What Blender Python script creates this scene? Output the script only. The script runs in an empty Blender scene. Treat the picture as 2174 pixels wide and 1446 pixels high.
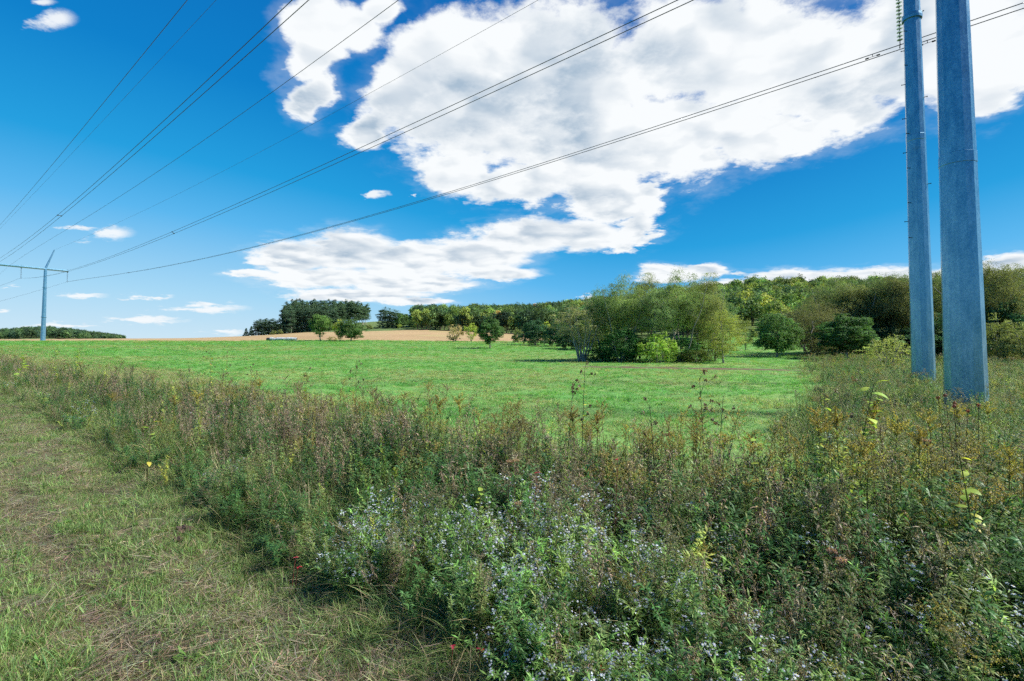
import bpy, math, random
import numpy as np
from mathutils import Vector

# ------------------------------------------------------------------ scene, camera
S = bpy.context.scene
C = S.collection
R = np.random.default_rng(7)
random.seed(7)
EYE = 1.9
F = 1087.0            # focal length in photograph pixels (18 mm on 36 mm)
PITCH = math.radians(2.3)
SHIFT = -31.7         # px
EXPO = 1.0

cam_d = bpy.data.cameras.new("camera")
cam = bpy.data.objects.new("camera", cam_d)
C.objects.link(cam)
cam.location = (0, 0, EYE)
cam.rotation_euler = (math.radians(90) + PITCH, 0, 0)
cam_d.sensor_width = 36.0
cam_d.lens = 18.0
cam_d.shift_y = SHIFT / 2174.0
cam_d.clip_start = 0.05
cam_d.clip_end = 20000
S.camera = cam

def ray(px, py):
    u = (px - 1087.0) / F
    v = (723.0 - py + SHIFT) / F
    return np.array([u, math.cos(PITCH) - v * math.sin(PITCH), math.sin(PITCH) + v * math.cos(PITCH)])

def at(px, py, Y):
    r = ray(px, py)
    r = r * (Y / r[1])
    return np.array([r[0], Y, EYE + r[2]])

def gno(px, py):
    r = ray(px, py)
    return r[0] / r[1], r[2] / r[1]

# ------------------------------------------------------------------ light and sky
SUN_AZ = math.radians(94)      # clockwise from +Y (view direction) towards +X
SUN_EL = math.radians(42)
sdir = Vector((math.sin(SUN_AZ) * math.cos(SUN_EL), math.cos(SUN_AZ) * math.cos(SUN_EL), math.sin(SUN_EL)))
sun_d = bpy.data.lights.new("sun", 'SUN')
sun_d.energy = 4.6
sun_d.angle = math.radians(12.0)   # sun veiled by thin cloud edge: soft shadows
sun_d.color = (1.0, 0.95, 0.86)
sun = bpy.data.objects.new("sun", sun_d)
C.objects.link(sun)
sun.location = (60, 40, 80)
sun.rotation_euler = sdir.to_track_quat('Z', 'Y').to_euler()

S.view_settings.view_transform = 'Standard'
S.view_settings.look = 'None'
S.view_settings.exposure = EXPO
S.view_settings.gamma = 1.0
S.view_settings.use_curve_mapping = False
S.cycles.max_bounces = 7
S.cycles.diffuse_bounces = 5
S.cycles.glossy_bounces = 2
S.cycles.transmission_bounces = 5
S.cycles.transparent_max_bounces = 6
S.cycles.use_adaptive_sampling = True
S.cycles.adaptive_threshold = 0.03
S.cycles.use_denoising = False

W = bpy.data.worlds.new("World")
S.world = W
W.use_nodes = True
NT = W.node_tree
NT.nodes.clear()

class NB:
    """short node building helper"""
    def __init__(s, nt): s.nt = nt
    def n(s, t, **k):
        x = s.nt.nodes.new(t)
        for a, b in k.items(): setattr(x, a, b)
        return x
    def set(s, sock, v):
        if isinstance(v, bpy.types.NodeSocket): s.nt.links.new(v, sock)
        elif v is not None: sock.default_value = v
    def math(s, op, a, b=None, c=None, clamp=False):
        x = s.n('ShaderNodeMath', operation=op, use_clamp=clamp)
        s.set(x.inputs[0], a); s.set(x.inputs[1], b); s.set(x.inputs[2], c)
        return x.outputs[0]
    def vm(s, op, a, b=None, c=None):
        x = s.n('ShaderNodeVectorMath', operation=op)
        s.set(x.inputs[0], a); s.set(x.inputs[1], b)
        if c is not None: s.set(x.inputs[2], c)
        return x.outputs['Value'] if op in ('LENGTH', 'DOT_PRODUCT', 'DISTANCE') else x.outputs[0]
    def noise(s, vec, scale, detail=3, rough=0.5, dist=0.0, col=False):
        x = s.n('ShaderNodeTexNoise')
        s.set(x.inputs['Vector'], vec)
        x.inputs['Scale'].default_value = scale; x.inputs['Detail'].default_value = detail
        x.inputs['Roughness'].default_value = rough; x.inputs['Distortion'].default_value = dist
        return x.outputs['Color' if col else 'Fac']
    def ss(s, v, a, b, lo=0.0, hi=1.0):
        x = s.n('ShaderNodeMapRange', interpolation_type='SMOOTHSTEP')
        s.set(x.inputs['Value'], v)
        x.inputs['From Min'].default_value = a; x.inputs['From Max'].default_value = b
        x.inputs['To Min'].default_value = lo; x.inputs['To Max'].default_value = hi
        return x.outputs[0]
    def lin(s, v, a, b, lo=0.0, hi=1.0):
        x = s.n('ShaderNodeMapRange')
        s.set(x.inputs['Value'], v)
        x.inputs['From Min'].default_value = a; x.inputs['From Max'].default_value = b
        x.inputs['To Min'].default_value = lo; x.inputs['To Max'].default_value = hi
        return x.outputs[0]
    def mix(s, f, a, b, mode='MIX'):
        x = s.n('ShaderNodeMix', data_type='RGBA', blend_type=mode)
        s.set(x.inputs[0], f); s.set(x.inputs[6], a); s.set(x.inputs[7], b)
        return x.outputs[2]
    def comb(s, x, y, z):
        c = s.n('ShaderNodeCombineXYZ')
        s.set(c.inputs[0], x); s.set(c.inputs[1], y); s.set(c.inputs[2], z)
        return c.outputs[0]

def c4(r, g, b): return (r, g, b, 1.0)

nb = NB(NT)
tc = nb.n('ShaderNodeTexCoord').outputs['Generated']
sky = nb.n('ShaderNodeTexSky', sky_type='NISHITA')
sky.sun_disc = False
sky.sun_elevation = SUN_EL
sky.sun_rotation = SUN_AZ
sky.altitude = 300
sky.air_density = 1.0
sky.dust_density = 0.25
sky.ozone_density = 2.5
KW = 1.0 / (0.1 * 2 ** EXPO)      # picture value -> world value
D = nb.vm('NORMALIZE', tc)
sep = nb.n('ShaderNodeSeparateXYZ'); NT.links.new(D, sep.inputs[0])
dx, dy, dz = sep.outputs
ysafe = nb.math('MAXIMUM', dy, 0.05)
g = nb.comb(nb.math('DIVIDE', dx, ysafe), nb.math('DIVIDE', dz, ysafe), 0.0)
# clear-sky colour: the physical sky, deepened as through a polarising filter (darkest band across the middle)
u_ = nb.math('ADD', nb.math('MAXIMUM', dz, 0.0), nb.math('MULTIPLY', 0.13, nb.math('POWER', 2.718, nb.math('MULTIPLY', -3.5, nb.math('MULTIPLY', nb.math('SUBTRACT', dx, 0.3), nb.math('SUBTRACT', dx, 0.3))))))
cr = nb.n('ShaderNodeValToRGB')
stops = [(0.0, (.64, .80, .91)), (0.10, (.376, .68, .91)), (0.225, (.098, .47, .86)), (0.31, (.012, .345, .74)), (0.446, (.0, .216, .60)), (0.62, (.0, .15, .50)), (1.0, (.0, .09, .38))]
el_ = cr.color_ramp.elements
while len(el_) < len(stops): el_.new(0.5)
for e_, (ps, cc_) in zip(el_, stops): e_.position = ps; e_.color = (*cc_, 1)
nb.set(cr.inputs[0], u_)
skycol = nb.mix(0.975, sky.outputs[0], nb.vm('MULTIPLY', cr.outputs[0], (KW, KW, KW)))
# coordinates on the (flattened) cloud layer: features shrink towards the horizon
zl = nb.math('ADD', nb.math('MAXIMUM', dz, 0.0), 0.16)
cp = nb.comb(nb.math('DIVIDE', dx, zl), nb.math('DIVIDE', dy, zl), 0.0)
warp = nb.vm('SUBTRACT', nb.noise(cp, 1.6, 6, 0.6, col=True), (0.5, 0.5, 0.5))
gw = nb.vm('ADD', g, nb.vm('MULTIPLY', warp, (0.24, 0.15, 0.0)))
warp2 = nb.vm('SUBTRACT', nb.noise(cp, 6.0, 5, 0.65, col=True), (0.5, 0.5, 0.5))
gs = nb.vm('ADD', g, nb.vm('MULTIPLY', warp2, (0.07, 0.022, 0.0)))
# cauliflower billows on the cloud layer
cpw = nb.vm('ADD', cp, nb.vm('MULTIPLY', nb.vm('SUBTRACT', nb.noise(cp, 3.0, 4, 0.6, col=True), (0.5, 0.5, 0.5)), (0.30, 0.30, 0.0)))
def billow(vec, scale, detail=3.0):
    x = nb.n('ShaderNodeTexVoronoi', feature='SMOOTH_F1', voronoi_dimensions='2D', normalize=True)
    nb.set(x.inputs['Vector'], vec)
    x.inputs['Scale'].default_value = scale; x.inputs['Detail'].default_value = detail
    x.inputs['Roughness'].default_value = 0.55; x.inputs['Lacunarity'].default_value = 2.1; x.inputs['Smoothness'].default_value = 0.7
    return nb.math('SUBTRACT', 1.0, x.outputs['Distance'])
puff = billow(cpw, 4.0)
puffS = billow(cpw, 4.0, 1.2)
puffL = billow(nb.vm('ADD', cpw, (0.05, -0.06, 0.0)), 4.0, 1.2)

def blobs(src, lst, k):
    acc = None
    for (x, y, rx, ry) in lst:
        cx, cy = gno(x, y)
        ix, iy = F / rx, F / ry
        q = nb.vm('MULTIPLY_ADD', src, (ix, iy, 0), (-cx * ix, -cy * iy, 0))
        l = nb.vm('LENGTH', q)
        acc = l if acc is None else nb.math('SMOOTH_MIN', acc, l, k)
    return nb.math('SUBTRACT', 1.0, acc)

BIG = [(655, 40, 75, 75), (665, 120, 60, 60), (672, 205, 48, 62), (735, 55, 90, 62), (800, 20, 60, 45),
       (850, 195, 95, 95), (785, 272, 62, 40), (960, 110, 170, 110), (1000, 230, 210, 130), (1180, 150, 240, 190), (1250, 300, 230, 130),
       (960, 350, 110, 60), (1100, 380, 170, 70), (1280, 430, 120, 75), (1340, 490, 75, 35), (1420, 280, 200, 115),
       (1500, 110, 260, 160), (1700, 130, 260, 150), (1620, 260, 190, 80), (1800, 210, 140, 70), (1950, 90, 230, 160), (2130, 90, 190, 130), (2060, 200, 120, 60),
       (1380, 410, 45, 30), (1500, -150, 700, 120), (2100, -60, 500, 140)]
LOW = [(620, 545, 95, 45), (735, 530, 120, 55), (860, 550, 170, 48), (1000, 540, 150, 42), (1120, 500, 140, 42), (1240, 500, 120, 36),
       (680, 590, 160, 26), (870, 600, 170, 26), (1060, 580, 90, 18), (530, 580, 62, 9), (760, 625, 170, 17), (880, 640, 90, 10), (960, 605, 60, 8),
       (1420, 582, 85, 24), (1500, 576, 52, 17), (1590, 612, 130, 24), (1740, 592, 190, 24), (1900, 588, 150, 24), (2060, 590, 150, 26), (2150, 568, 80, 36), (1990, 640, 500, 40)]
SMALL = [(95, 5, 38, 10), (125, 42, 46, 26), (235, 496, 62, 20), (160, 486, 60, 7), (172, 629, 68, 7), (285, 632, 26, 5), (330, 630, 50, 5), (440, 655, 105, 13),
         (310, 680, 105, 9), (8, 607, 34, 6), (5, 660, 22, 6), (130, 692, 110, 5), (480, 706, 60, 8), (1248, 632, 14, 9), (805, 411, 24, 12), (865, 418, 10, 7), (1560, 578, 45, 7)]
fine = nb.noise(cp, 6.0, 9, 0.7)
pf = nb.math('ADD', nb.math('MULTIPLY', nb.math('SUBTRACT', puff, 0.72), 1.1), nb.math('MULTIPLY', nb.math('SUBTRACT', fine, 0.5), 1.05))
vB = nb.math('ADD', nb.math('MINIMUM', blobs(gw, BIG, 0.22), 0.62), pf)
vL = nb.math('ADD', nb.math('MINIMUM', blobs(gs, LOW, 0.25), 0.6), nb.math('MULTIPLY', pf, 0.7))
gq = nb.vm('ADD', g, nb.vm('MULTIPLY', warp2, (0.13, 0.035, 0.0)))
vS = nb.math('ADD', blobs(gq, SMALL, 0.15), nb.math('MULTIPLY', nb.math('SUBTRACT', fine, 0.5), 2.4))
# everywhere outside the photographed part of the sky: the same broken cumulus, from noise alone
infront = nb.math('MULTIPLY', nb.ss(dy, 0.30, 0.50), nb.math('MULTIPLY', nb.ss(nb.math('ABSOLUTE', nb.math('DIVIDE', dx, ysafe)), 1.25, 1.05),
                  nb.ss(nb.math('DIVIDE', dz, ysafe), 0.95, 0.72)))
gen = nb.math('SUBTRACT', nb.noise(cp, 0.75, 8, 0.58), 0.5)
vG = nb.math('MULTIPLY', nb.math('SUBTRACT', nb.math('MULTIPLY', gen, 3.0), 0.35), nb.math('SUBTRACT', 1.0, infront))
veil = nb.math('MULTIPLY', nb.ss(nb.noise(cpw, 2.6, 5, 0.6), 0.42, 0.62), 0.15)
aB = nb.math('MAXIMUM', nb.ss(vB, -0.04, 0.30), nb.math('MULTIPLY', nb.ss(vB, -0.42, 0.05), veil))
aL = nb.math('MAXIMUM', nb.ss(vL, -0.06, 0.34), nb.math('MULTIPLY', nb.ss(vL, -0.35, 0.05), veil))
aS = nb.math('MULTIPLY', nb.ss(vS, 0.0, 0.8), 0.9)
aG = nb.ss(vG, 0.0, 0.25)
alpha = nb.math('MAXIMUM', nb.math('MAXIMUM', nb.math('MULTIPLY', aB, nb.ss(dy, 0.05, 0.2)), nb.math('MULTIPLY', aL, nb.ss(dy, 0.05, 0.2))),
                nb.math('MAXIMUM', nb.math('MULTIPLY', aS, nb.ss(dy, 0.05, 0.2)), aG))
alpha = nb.math('MULTIPLY', alpha, nb.ss(dz, 0.0, 0.03))
# cloud tone: billows lit from the sun's side, greyer where the layer is thick
rel = nb.math('SUBTRACT', puffS, puffL)
thick = nb.ss(nb.math('MAXIMUM', nb.math('MAXIMUM', vB, vL), vG), 0.05, 0.75)
soft = nb.noise(nb.vm('ADD', cpw, (3.1, 1.7, 0.0)), 1.7, 4, 0.5)
grey = nb.math('MULTIPLY', nb.ss(soft, 0.36, 0.74), thick)
hollow = nb.math('MULTIPLY', nb.ss(puffS, 0.82, 0.45), thick)
tone = nb.math('SUBTRACT', 0.97, nb.math('MULTIPLY', grey, 0.46))
tone = nb.math('SUBTRACT', tone, nb.math('MULTIPLY', hollow, 0.26))
tone = nb.math('ADD', tone, nb.math('MULTIPLY', rel, 0.85))
tone = nb.math('MINIMUM', nb.math('MAXIMUM', tone, 0.3), 1.04)
tonecol = nb.mix(nb.lin(tone, 0.38, 0.92), c4(0.40, 0.52, 0.65), c4(0.95, 0.98, 1.0))
cloudcol = nb.vm('MULTIPLY', tonecol, (KW, KW, KW))
fin = nb.mix(alpha, skycol, cloudcol)
bg = nb.n('ShaderNodeBackground')
bg.inputs['Strength'].default_value = 0.1
NT.links.new(fin, bg.inputs['Color'])
wo = nb.n('ShaderNodeOutputWorld')
NT.links.new(bg.outputs[0], wo.inputs['Surface'])
W.cycles.sampling_method = 'MANUAL'
W.cycles.sample_map_resolution = 512

# ------------------------------------------------------------------ properties
def tag(o, label=None, cat=None, group=None, kind=None):
    if label: o['label'] = label
    if cat: o['category'] = cat
    if group: o['group'] = group
    if kind: o['kind'] = kind
    return o

def empty(name, loc, rz=0.0):
    o = bpy.data.objects.new(name, None)
    C.objects.link(o)
    o.location = [float(a) for a in loc]
    o.rotation_euler = (0, 0, rz)
    o.empty_display_size = 0.2
    return o

def copy_tree(o, parent=None):
    c = o.copy()
    C.objects.link(c)
    if parent is not None: c.parent = parent
    for ch in list(o.children): copy_tree(ch, c)
    return c

# ------------------------------------------------------------------ mesh accumulator
class Acc:
    def __init__(s): s.v = []; s.f = []; s.c = []; s.n = 0
    def add(s, v, f, c):
        """v (n,3); f list of equal-length index arrays (m,k); c (m,3)"""
        s.v.append(np.asarray(v, float)); s.f.append(np.asarray(f, int) + s.n)
        c = np.asarray(c, float)
        if c.ndim == 1: c = np.tile(c, (len(f), 1))
        s.c.append(c); s.n += len(v)
    def mesh(s, name, mat, smooth=False):
        me = bpy.data.meshes.new(name)
        v = np.concatenate(s.v); nf = sum(len(f) for f in s.f)
        sizes = np.concatenate([np.full(len(f), f.shape[1]) for f in s.f])
        loops = np.concatenate([f.ravel() for f in s.f])
        me.vertices.add(len(v)); me.vertices.foreach_set('co', v.ravel())
        me.loops.add(len(loops)); me.loops.foreach_set('vertex_index', loops)
        me.polygons.add(nf)
        me.polygons.foreach_set('loop_start', np.concatenate([[0], np.cumsum(sizes)[:-1]]))
        me.polygons.foreach_set('loop_total', sizes)
        col = me.attributes.new('Col', 'FLOAT_COLOR', 'FACE')
        cc = np.concatenate(s.c)
        col.data.foreach_set('color', np.hstack([cc, np.ones((nf, 1))]).ravel())
        me.update(calc_edges=True)
        me.polygons.foreach_set('use_smooth', np.full(nf, smooth))
        me.materials.append(mat)
        return me
    def obj(s, name, mat, parent=None, smooth=False, link=True):
        o = bpy.data.objects.new(name, s.mesh(name, mat, smooth))
        if link: C.objects.link(o)
        if parent is not None: o.parent = parent
        return o

def ribbons(acc, base, az, el, bend, L, w, col, seg=3, prof='blade', twist=None):
    """many narrow leaves or blades at once; el = start elevation, bend = how far it turns down"""
    N = len(base); base = np.asarray(base, float)
    az, el, bend, L, w = [np.broadcast_to(np.asarray(a, float), (N,)) for a in (az, el, bend, L, w)]
    ts = np.linspace(0, 1, seg + 1)
    p = base.copy(); P = [p]
    h = np.stack([np.cos(az), np.sin(az), np.zeros(N)], 1)
    for k in range(seg):
        e = el - bend * (ts[k] + ts[k + 1]) / 2
        d = h * np.cos(e)[:, None]; d[:, 2] = np.sin(e)
        p = p + d * (L / seg)[:, None]; P.append(p)
    P = np.stack(P, 1)
    tw = np.zeros(N) if twist is None else np.broadcast_to(twist, (N,))
    side = np.stack([-np.sin(az) * np.cos(tw), np.cos(az) * np.cos(tw), np.sin(tw)], 1)
    if prof == 'blade': pr = np.array([0.8 if t < 0.7 else (1 - t) / 0.3 * 0.8 for t in ts]); pr[-1] = 0.06
    elif prof == 'leaf': pr = np.maximum(np.sin(np.pi * np.clip(ts * 0.93 + 0.05, 0, 1)), 0.05)
    else: pr = np.ones(seg + 1)
    off = side[:, None, :] * (w[:, None] * pr[None, :] / 2)[:, :, None]
    V = np.stack([P - off, P + off], 2).reshape(N, -1, 3)      # N, (seg+1)*2
    k = np.arange(seg) * 2
    q = np.stack([k, k + 1, k + 3, k + 2], 1)                  # seg,4
    idx = (np.arange(N) * (seg + 1) * 2)[:, None, None] + q[None]
    col = np.broadcast_to(np.asarray(col, float), (N, 3))
    acc.add(V.reshape(-1, 3), idx.reshape(-1, 4), np.repeat(col, seg, 0))
    return P

def tube(acc, pts, rad, col, sides=5):
    pts = np.asarray(pts, float); n = len(pts)
    rad = np.broadcast_to(np.asarray(rad, float), (n,))
    d = np.gradient(pts, axis=0); d /= np.linalg.norm(d, axis=1)[:, None] + 1e-9
    ref = np.array([0.31, 0.95, 0.05]) if abs(d[:, 2]).mean() > 0.5 else np.array([0.05, 0.1, 1.0])
    a = np.cross(d, ref); a /= np.linalg.norm(a, axis=1)[:, None] + 1e-9
    b = np.cross(d, a)
    th = np.arange(sides) / sides * 2 * np.pi
    V = pts[:, None] + rad[:, None, None] * (np.cos(th)[None, :, None] * a[:, None] + np.sin(th)[None, :, None] * b[:, None])
    f = []
    for i in range(n - 1):
        for j in range(sides):
            k = (j + 1) % sides
            f.append((i * sides + j, i * sides + k, (i + 1) * sides + k, (i + 1) * sides + j))
    acc.add(V.reshape(-1, 3), f, col)

def discs(acc, cen, rad, nrm, col, sides=6, star=0.0):
    N = len(cen); cen = np.asarray(cen, float)
    rad = np.broadcast_to(np.asarray(rad, float), (N,))
    nrm = nrm / (np.linalg.norm(nrm, axis=1)[:, None] + 1e-9)
    a = np.cross(nrm, np.array([0.3, 0.1, 0.95])); a /= np.linalg.norm(a, axis=1)[:, None] + 1e-9
    b = np.cross(nrm, a)
    th = np.arange(sides) / sides * 2 * np.pi
    rr = np.where(np.arange(sides) % 2 == 0, 1.0, 1.0 - star)
    V = cen[:, None] + (rad[:, None] * rr[None])[:, :, None] * (np.cos(th)[None, :, None] * a[:, None] + np.sin(th)[None, :, None] * b[:, None])
    idx = (np.arange(N) * sides)[:, None] + np.arange(sides)[None]
    acc.add(V.reshape(-1, 3), idx, np.broadcast_to(col, (N, 3)))

GAIN = 1.75      # dry late-summer foliage is paler than the colour notes below
def leafquads(acc, cen, size, nrm, col, asp=0.6, fold=0.15):
    N = len(cen)
    size = np.broadcast_to(np.asarray(size, float), (N,))
    nrm = nrm / (np.linalg.norm(nrm, axis=1)[:, None] + 1e-9)
    rv = R.normal(size=(N, 3))
    a = np.cross(nrm, rv); a /= np.linalg.norm(a, axis=1)[:, None] + 1e-9
    b = np.cross(nrm, a)
    s = size[:, None] / 2
    V = np.stack([cen - a * s, cen + b * s * asp - nrm * s * fold, cen + a * s, cen - b * s * asp - nrm * s * fold], 1)
    idx = (np.arange(N) * 4)[:, None] + np.arange(4)[None]
    acc.add(V.reshape(-1, 3), idx, np.broadcast_to(col, (N, 3)))

def vary(col, n, amt=0.25, rng=None):
    rng = rng or R
    c = np.tile(np.asarray(col, float), (n, 1)) * GAIN
    c *= np.exp(rng.normal(0, amt * 0.75, (n, 1)))
    c *= np.exp(rng.normal(0, amt * 0.18, (n, 3)))
    return np.clip(c, 0.003, 0.85)

# ------------------------------------------------------------------ materials
def mat(name):
    m = bpy.data.materials.new(name); m.use_nodes = True
    m.node_tree.nodes.clear()
    return m, NB(m.node_tree)

def foliage_mat(name, trans=0.35, rough=0.6, spec=0.25, hue=0.02, val=0.25):
    m, b = mat(name)
    at_ = b.n('ShaderNodeAttribute', attribute_name='Col')
    oi = b.n('ShaderNodeObjectInfo')
    rnd = oi.outputs['Random']
    rnd2 = b.math('FRACT', b.math('MULTIPLY', rnd, 17.31))
    h = b.n('ShaderNodeHueSaturation')
    b.set(h.inputs['Hue'], b.lin(rnd, 0, 1, 0.5 - hue, 0.5 + hue))
    b.set(h.inputs['Value'], b.lin(rnd2, 0, 1, 1 - val, 1 + val))
    b.set(h.inputs['Color'], at_.outputs['Color'])
    col = h.outputs[0]
    p = b.n('ShaderNodeBsdfPrincipled')
    b.set(p.inputs['Base Color'], col)
    p.inputs['Roughness'].default_value = rough
    p.inputs['Specular IOR Level'].default_value = spec
    t = b.n('ShaderNodeBsdfTranslucent')
    b.set(t.inputs['Color'], b.vm('MULTIPLY', col, (1.1, 1.15, 0.6)))
    ms = b.n('ShaderNodeMixShader'); ms.inputs[0].default_value = trans
    b.nt.links.new(p.outputs[0], ms.inputs[1]); b.nt.links.new(t.outputs[0], ms.inputs[2])
    o = b.n('ShaderNodeOutputMaterial'); b.nt.links.new(ms.outputs[0], o.inputs[0])
    return m

M_weed = foliage_mat("weed_leaf", 0.42, 0.5, 0.4)
M_grass = foliage_mat("grass_blade", 0.4, 0.5, 0.35)
M_tree = foliage_mat("tree_leaf", 0.42, 0.6, 0.2, 0.012, 0.15)
M_far = foliage_mat("far_tree_leaf", 0.35, 0.7, 0.15, 0.02, 0.40)

def principled(b, col, rough=0.8, metal=0.0, bump=None, bstr=0.3, bdist=0.02, spec=None):
    p = b.n('ShaderNodeBsdfPrincipled')
    b.set(p.inputs['Base Color'], col); b.set(p.inputs['Roughness'], rough); b.set(p.inputs['Metallic'], metal)
    if spec is not None: p.inputs['Specular IOR Level'].default_value = spec
    if bump is not None:
        bm = b.n('ShaderNodeBump'); bm.inputs['Strength'].default_value = bstr; bm.inputs['Distance'].default_value = bdist
        b.set(bm.inputs['Height'], bump); b.nt.links.new(bm.outputs[0], p.inputs['Normal'])
    o = b.n('ShaderNodeOutputMaterial'); b.nt.links.new(p.outputs[0], o.inputs[0])
    return p

def pos(b): return b.n('ShaderNodeNewGeometry').outputs['Position']

def bark_mat():
    m, b = mat("bark")
    ob = b.n('ShaderNodeTexCoord').outputs['Object']
    st = b.vm('MULTIPLY', ob, (1, 1, 0.2))
    n = b.noise(st, 9, 5, 0.65)
    col = b.mix(b.ss(n, 0.3, 0.7), c4(0.17, 0.155, 0.125), c4(0.42, 0.39, 0.33))
    principled(b, col, 0.9, 0, n, 0.6, 0.03, 0.1)
    return m
M_bark = bark_mat()

def galv_mat(name, dark, light, metal=0.75):
    m, b = mat(name)
    ob = b.n('ShaderNodeTexCoord').outputs['Object']
    vo = b.n('ShaderNodeTexVoronoi'); b.set(vo.inputs['Vector'], b.vm('MULTIPLY', ob, (1, 1, 1.0))); vo.inputs['Scale'].default_value = 26
    sp = b.n('ShaderNodeSeparateXYZ'); b.set(sp.inputs[0], vo.outputs['Color'])
    n1 = b.noise(b.vm('MULTIPLY', ob, (1, 1, 0.35)), 3.0, 6, 0.7)
    n2 = b.noise(b.vm('MULTIPLY', ob, (6, 6, 0.5)), 2.0, 4, 0.6)
    n3 = b.noise(b.vm('MULTIPLY', ob, (1, 1, 0.6)), 14.0, 5, 0.7)
    f = b.math('ADD', b.math('MULTIPLY', sp.outputs[0], 0.12), b.math('ADD', b.math('MULTIPLY', n1, 0.55), b.math('ADD', b.math('MULTIPLY', n2, 0.22), b.math('MULTIPLY', n3, 0.14))))
    col = b.mix(b.ss(f, 0.30, 0.80), dark, light)
    stain = b.ss(b.noise(ob, 1.3, 5, 0.7), 0.62, 0.74)
    col = b.mix(b.math('MULTIPLY', stain, 0.35), col, c4(0.20, 0.19, 0.17))
    rough = b.lin(f, 0.2, 1.0, 0.20, 0.36)
    principled(b, col, rough, metal, n1, 0.06, 0.01)
    return m
M_galv = galv_mat("galvanised_steel", c4(0.06, 0.21, 0.34), c4(0.26, 0.47, 0.61), 0.6)

def plain(name, col, rough=0.6, metal=0.0, noise=8.0, amt=0.3):
    m, b = mat(name)
    ob = b.n('ShaderNodeTexCoord').outputs['Object']
    n = b.noise(ob, noise, 4, 0.6)
    principled(b, b.mix(b.math('MULTIPLY', n, amt), col, c4(*(a * 0.5 for a in col[:3]))), rough, metal)
    return m
M_wire = plain("aluminium_cable", c4(0.085, 0.095, 0.11), 0.6, 0.3)
M_glass = plain("insulator_glass", c4(0.70, 0.80, 0.80), 0.25, 0.0, 8.0, 0.1)
M_fit = plain("dark_fitting", c4(0.05, 0.055, 0.06), 0.5, 0.4)

def ground_mat(name, cols, scales, bump=0.02, extra=None):
    m, b = mat(name)
    P = pos(b)
    c = b.mix(b.ss(b.noise(P, scales[0], 6, 0.65), 0.35, 0.65), cols[0], cols[1])
    c = b.mix(b.ss(b.noise(P, scales[1], 5, 0.6), 0.45, 0.7), c, cols[2])
    fine_ = b.noise(P, scales[2], 5, 0.7)
    c = b.mix(b.lin(fine_, 0.3, 0.7, 0.0, 0.6), c, b.vm('MULTIPLY', c, (0.45, 0.5, 0.5)))
    if extra: c = extra(b, P, c)
    principled(b, c, 0.95, 0, fine_, 0.8, bump, 0.1)
    return m

def track_extra(b, P, c):
    sp = b.n('ShaderNodeSeparateXYZ'); b.set(sp.inputs[0], P)
    n = b.math('ADD', b.math('MULTIPLY', sp.outputs[0], 0.656), b.math('MULTIPLY', sp.outputs[1], 0.753))
    return c
M_track = ground_mat("track_soil_and_thatch", [c4(0.20, 0.17, 0.105), c4(0.14, 0.155, 0.065), c4(0.12, 0.09, 0.065)], (1.2, 2.3, 30), 0.02)
M_verge = ground_mat("verge_soil", [c4(0.13, 0.11, 0.07), c4(0.10, 0.12, 0.05), c4(0.15, 0.13, 0.08)], (1.0, 2.0, 20), 0.03)

def field_extra(b, P, c):
    # drier, browner swathes in the crop
    sp = b.n('ShaderNodeSeparateXYZ'); b.set(sp.inputs[0], P)
    st = b.vm('MULTIPLY', P, (0.35, 1.0, 0.3))
    big = b.ss(b.noise(st, 0.055, 4, 0.6), 0.50, 0.66)
    c = b.mix(b.math('MULTIPLY', big, 0.6), c, c4(0.30, 0.31, 0.13))
    # bare strip in front of the willow clump
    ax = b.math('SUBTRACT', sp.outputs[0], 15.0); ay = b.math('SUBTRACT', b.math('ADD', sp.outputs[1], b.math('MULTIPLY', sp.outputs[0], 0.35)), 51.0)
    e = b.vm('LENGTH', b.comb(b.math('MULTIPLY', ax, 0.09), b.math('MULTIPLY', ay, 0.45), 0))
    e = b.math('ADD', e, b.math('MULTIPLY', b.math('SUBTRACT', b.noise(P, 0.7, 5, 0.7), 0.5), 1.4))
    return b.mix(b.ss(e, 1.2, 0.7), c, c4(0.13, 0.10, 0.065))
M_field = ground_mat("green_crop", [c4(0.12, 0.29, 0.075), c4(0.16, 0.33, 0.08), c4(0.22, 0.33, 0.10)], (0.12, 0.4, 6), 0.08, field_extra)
M_stub = ground_mat("tan_stubble", [c4(0.46, 0.32, 0.175), c4(0.38, 0.26, 0.14), c4(0.43, 0.34, 0.165)], (0.02, 0.05, 1.5), 0.05)
M_hill = ground_mat("hill_grass", [c4(0.13, 0.20, 0.07), c4(0.17, 0.23, 0.08), c4(0.10, 0.14, 0.055)], (0.03, 0.08, 2.0), 0.1)

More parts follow.
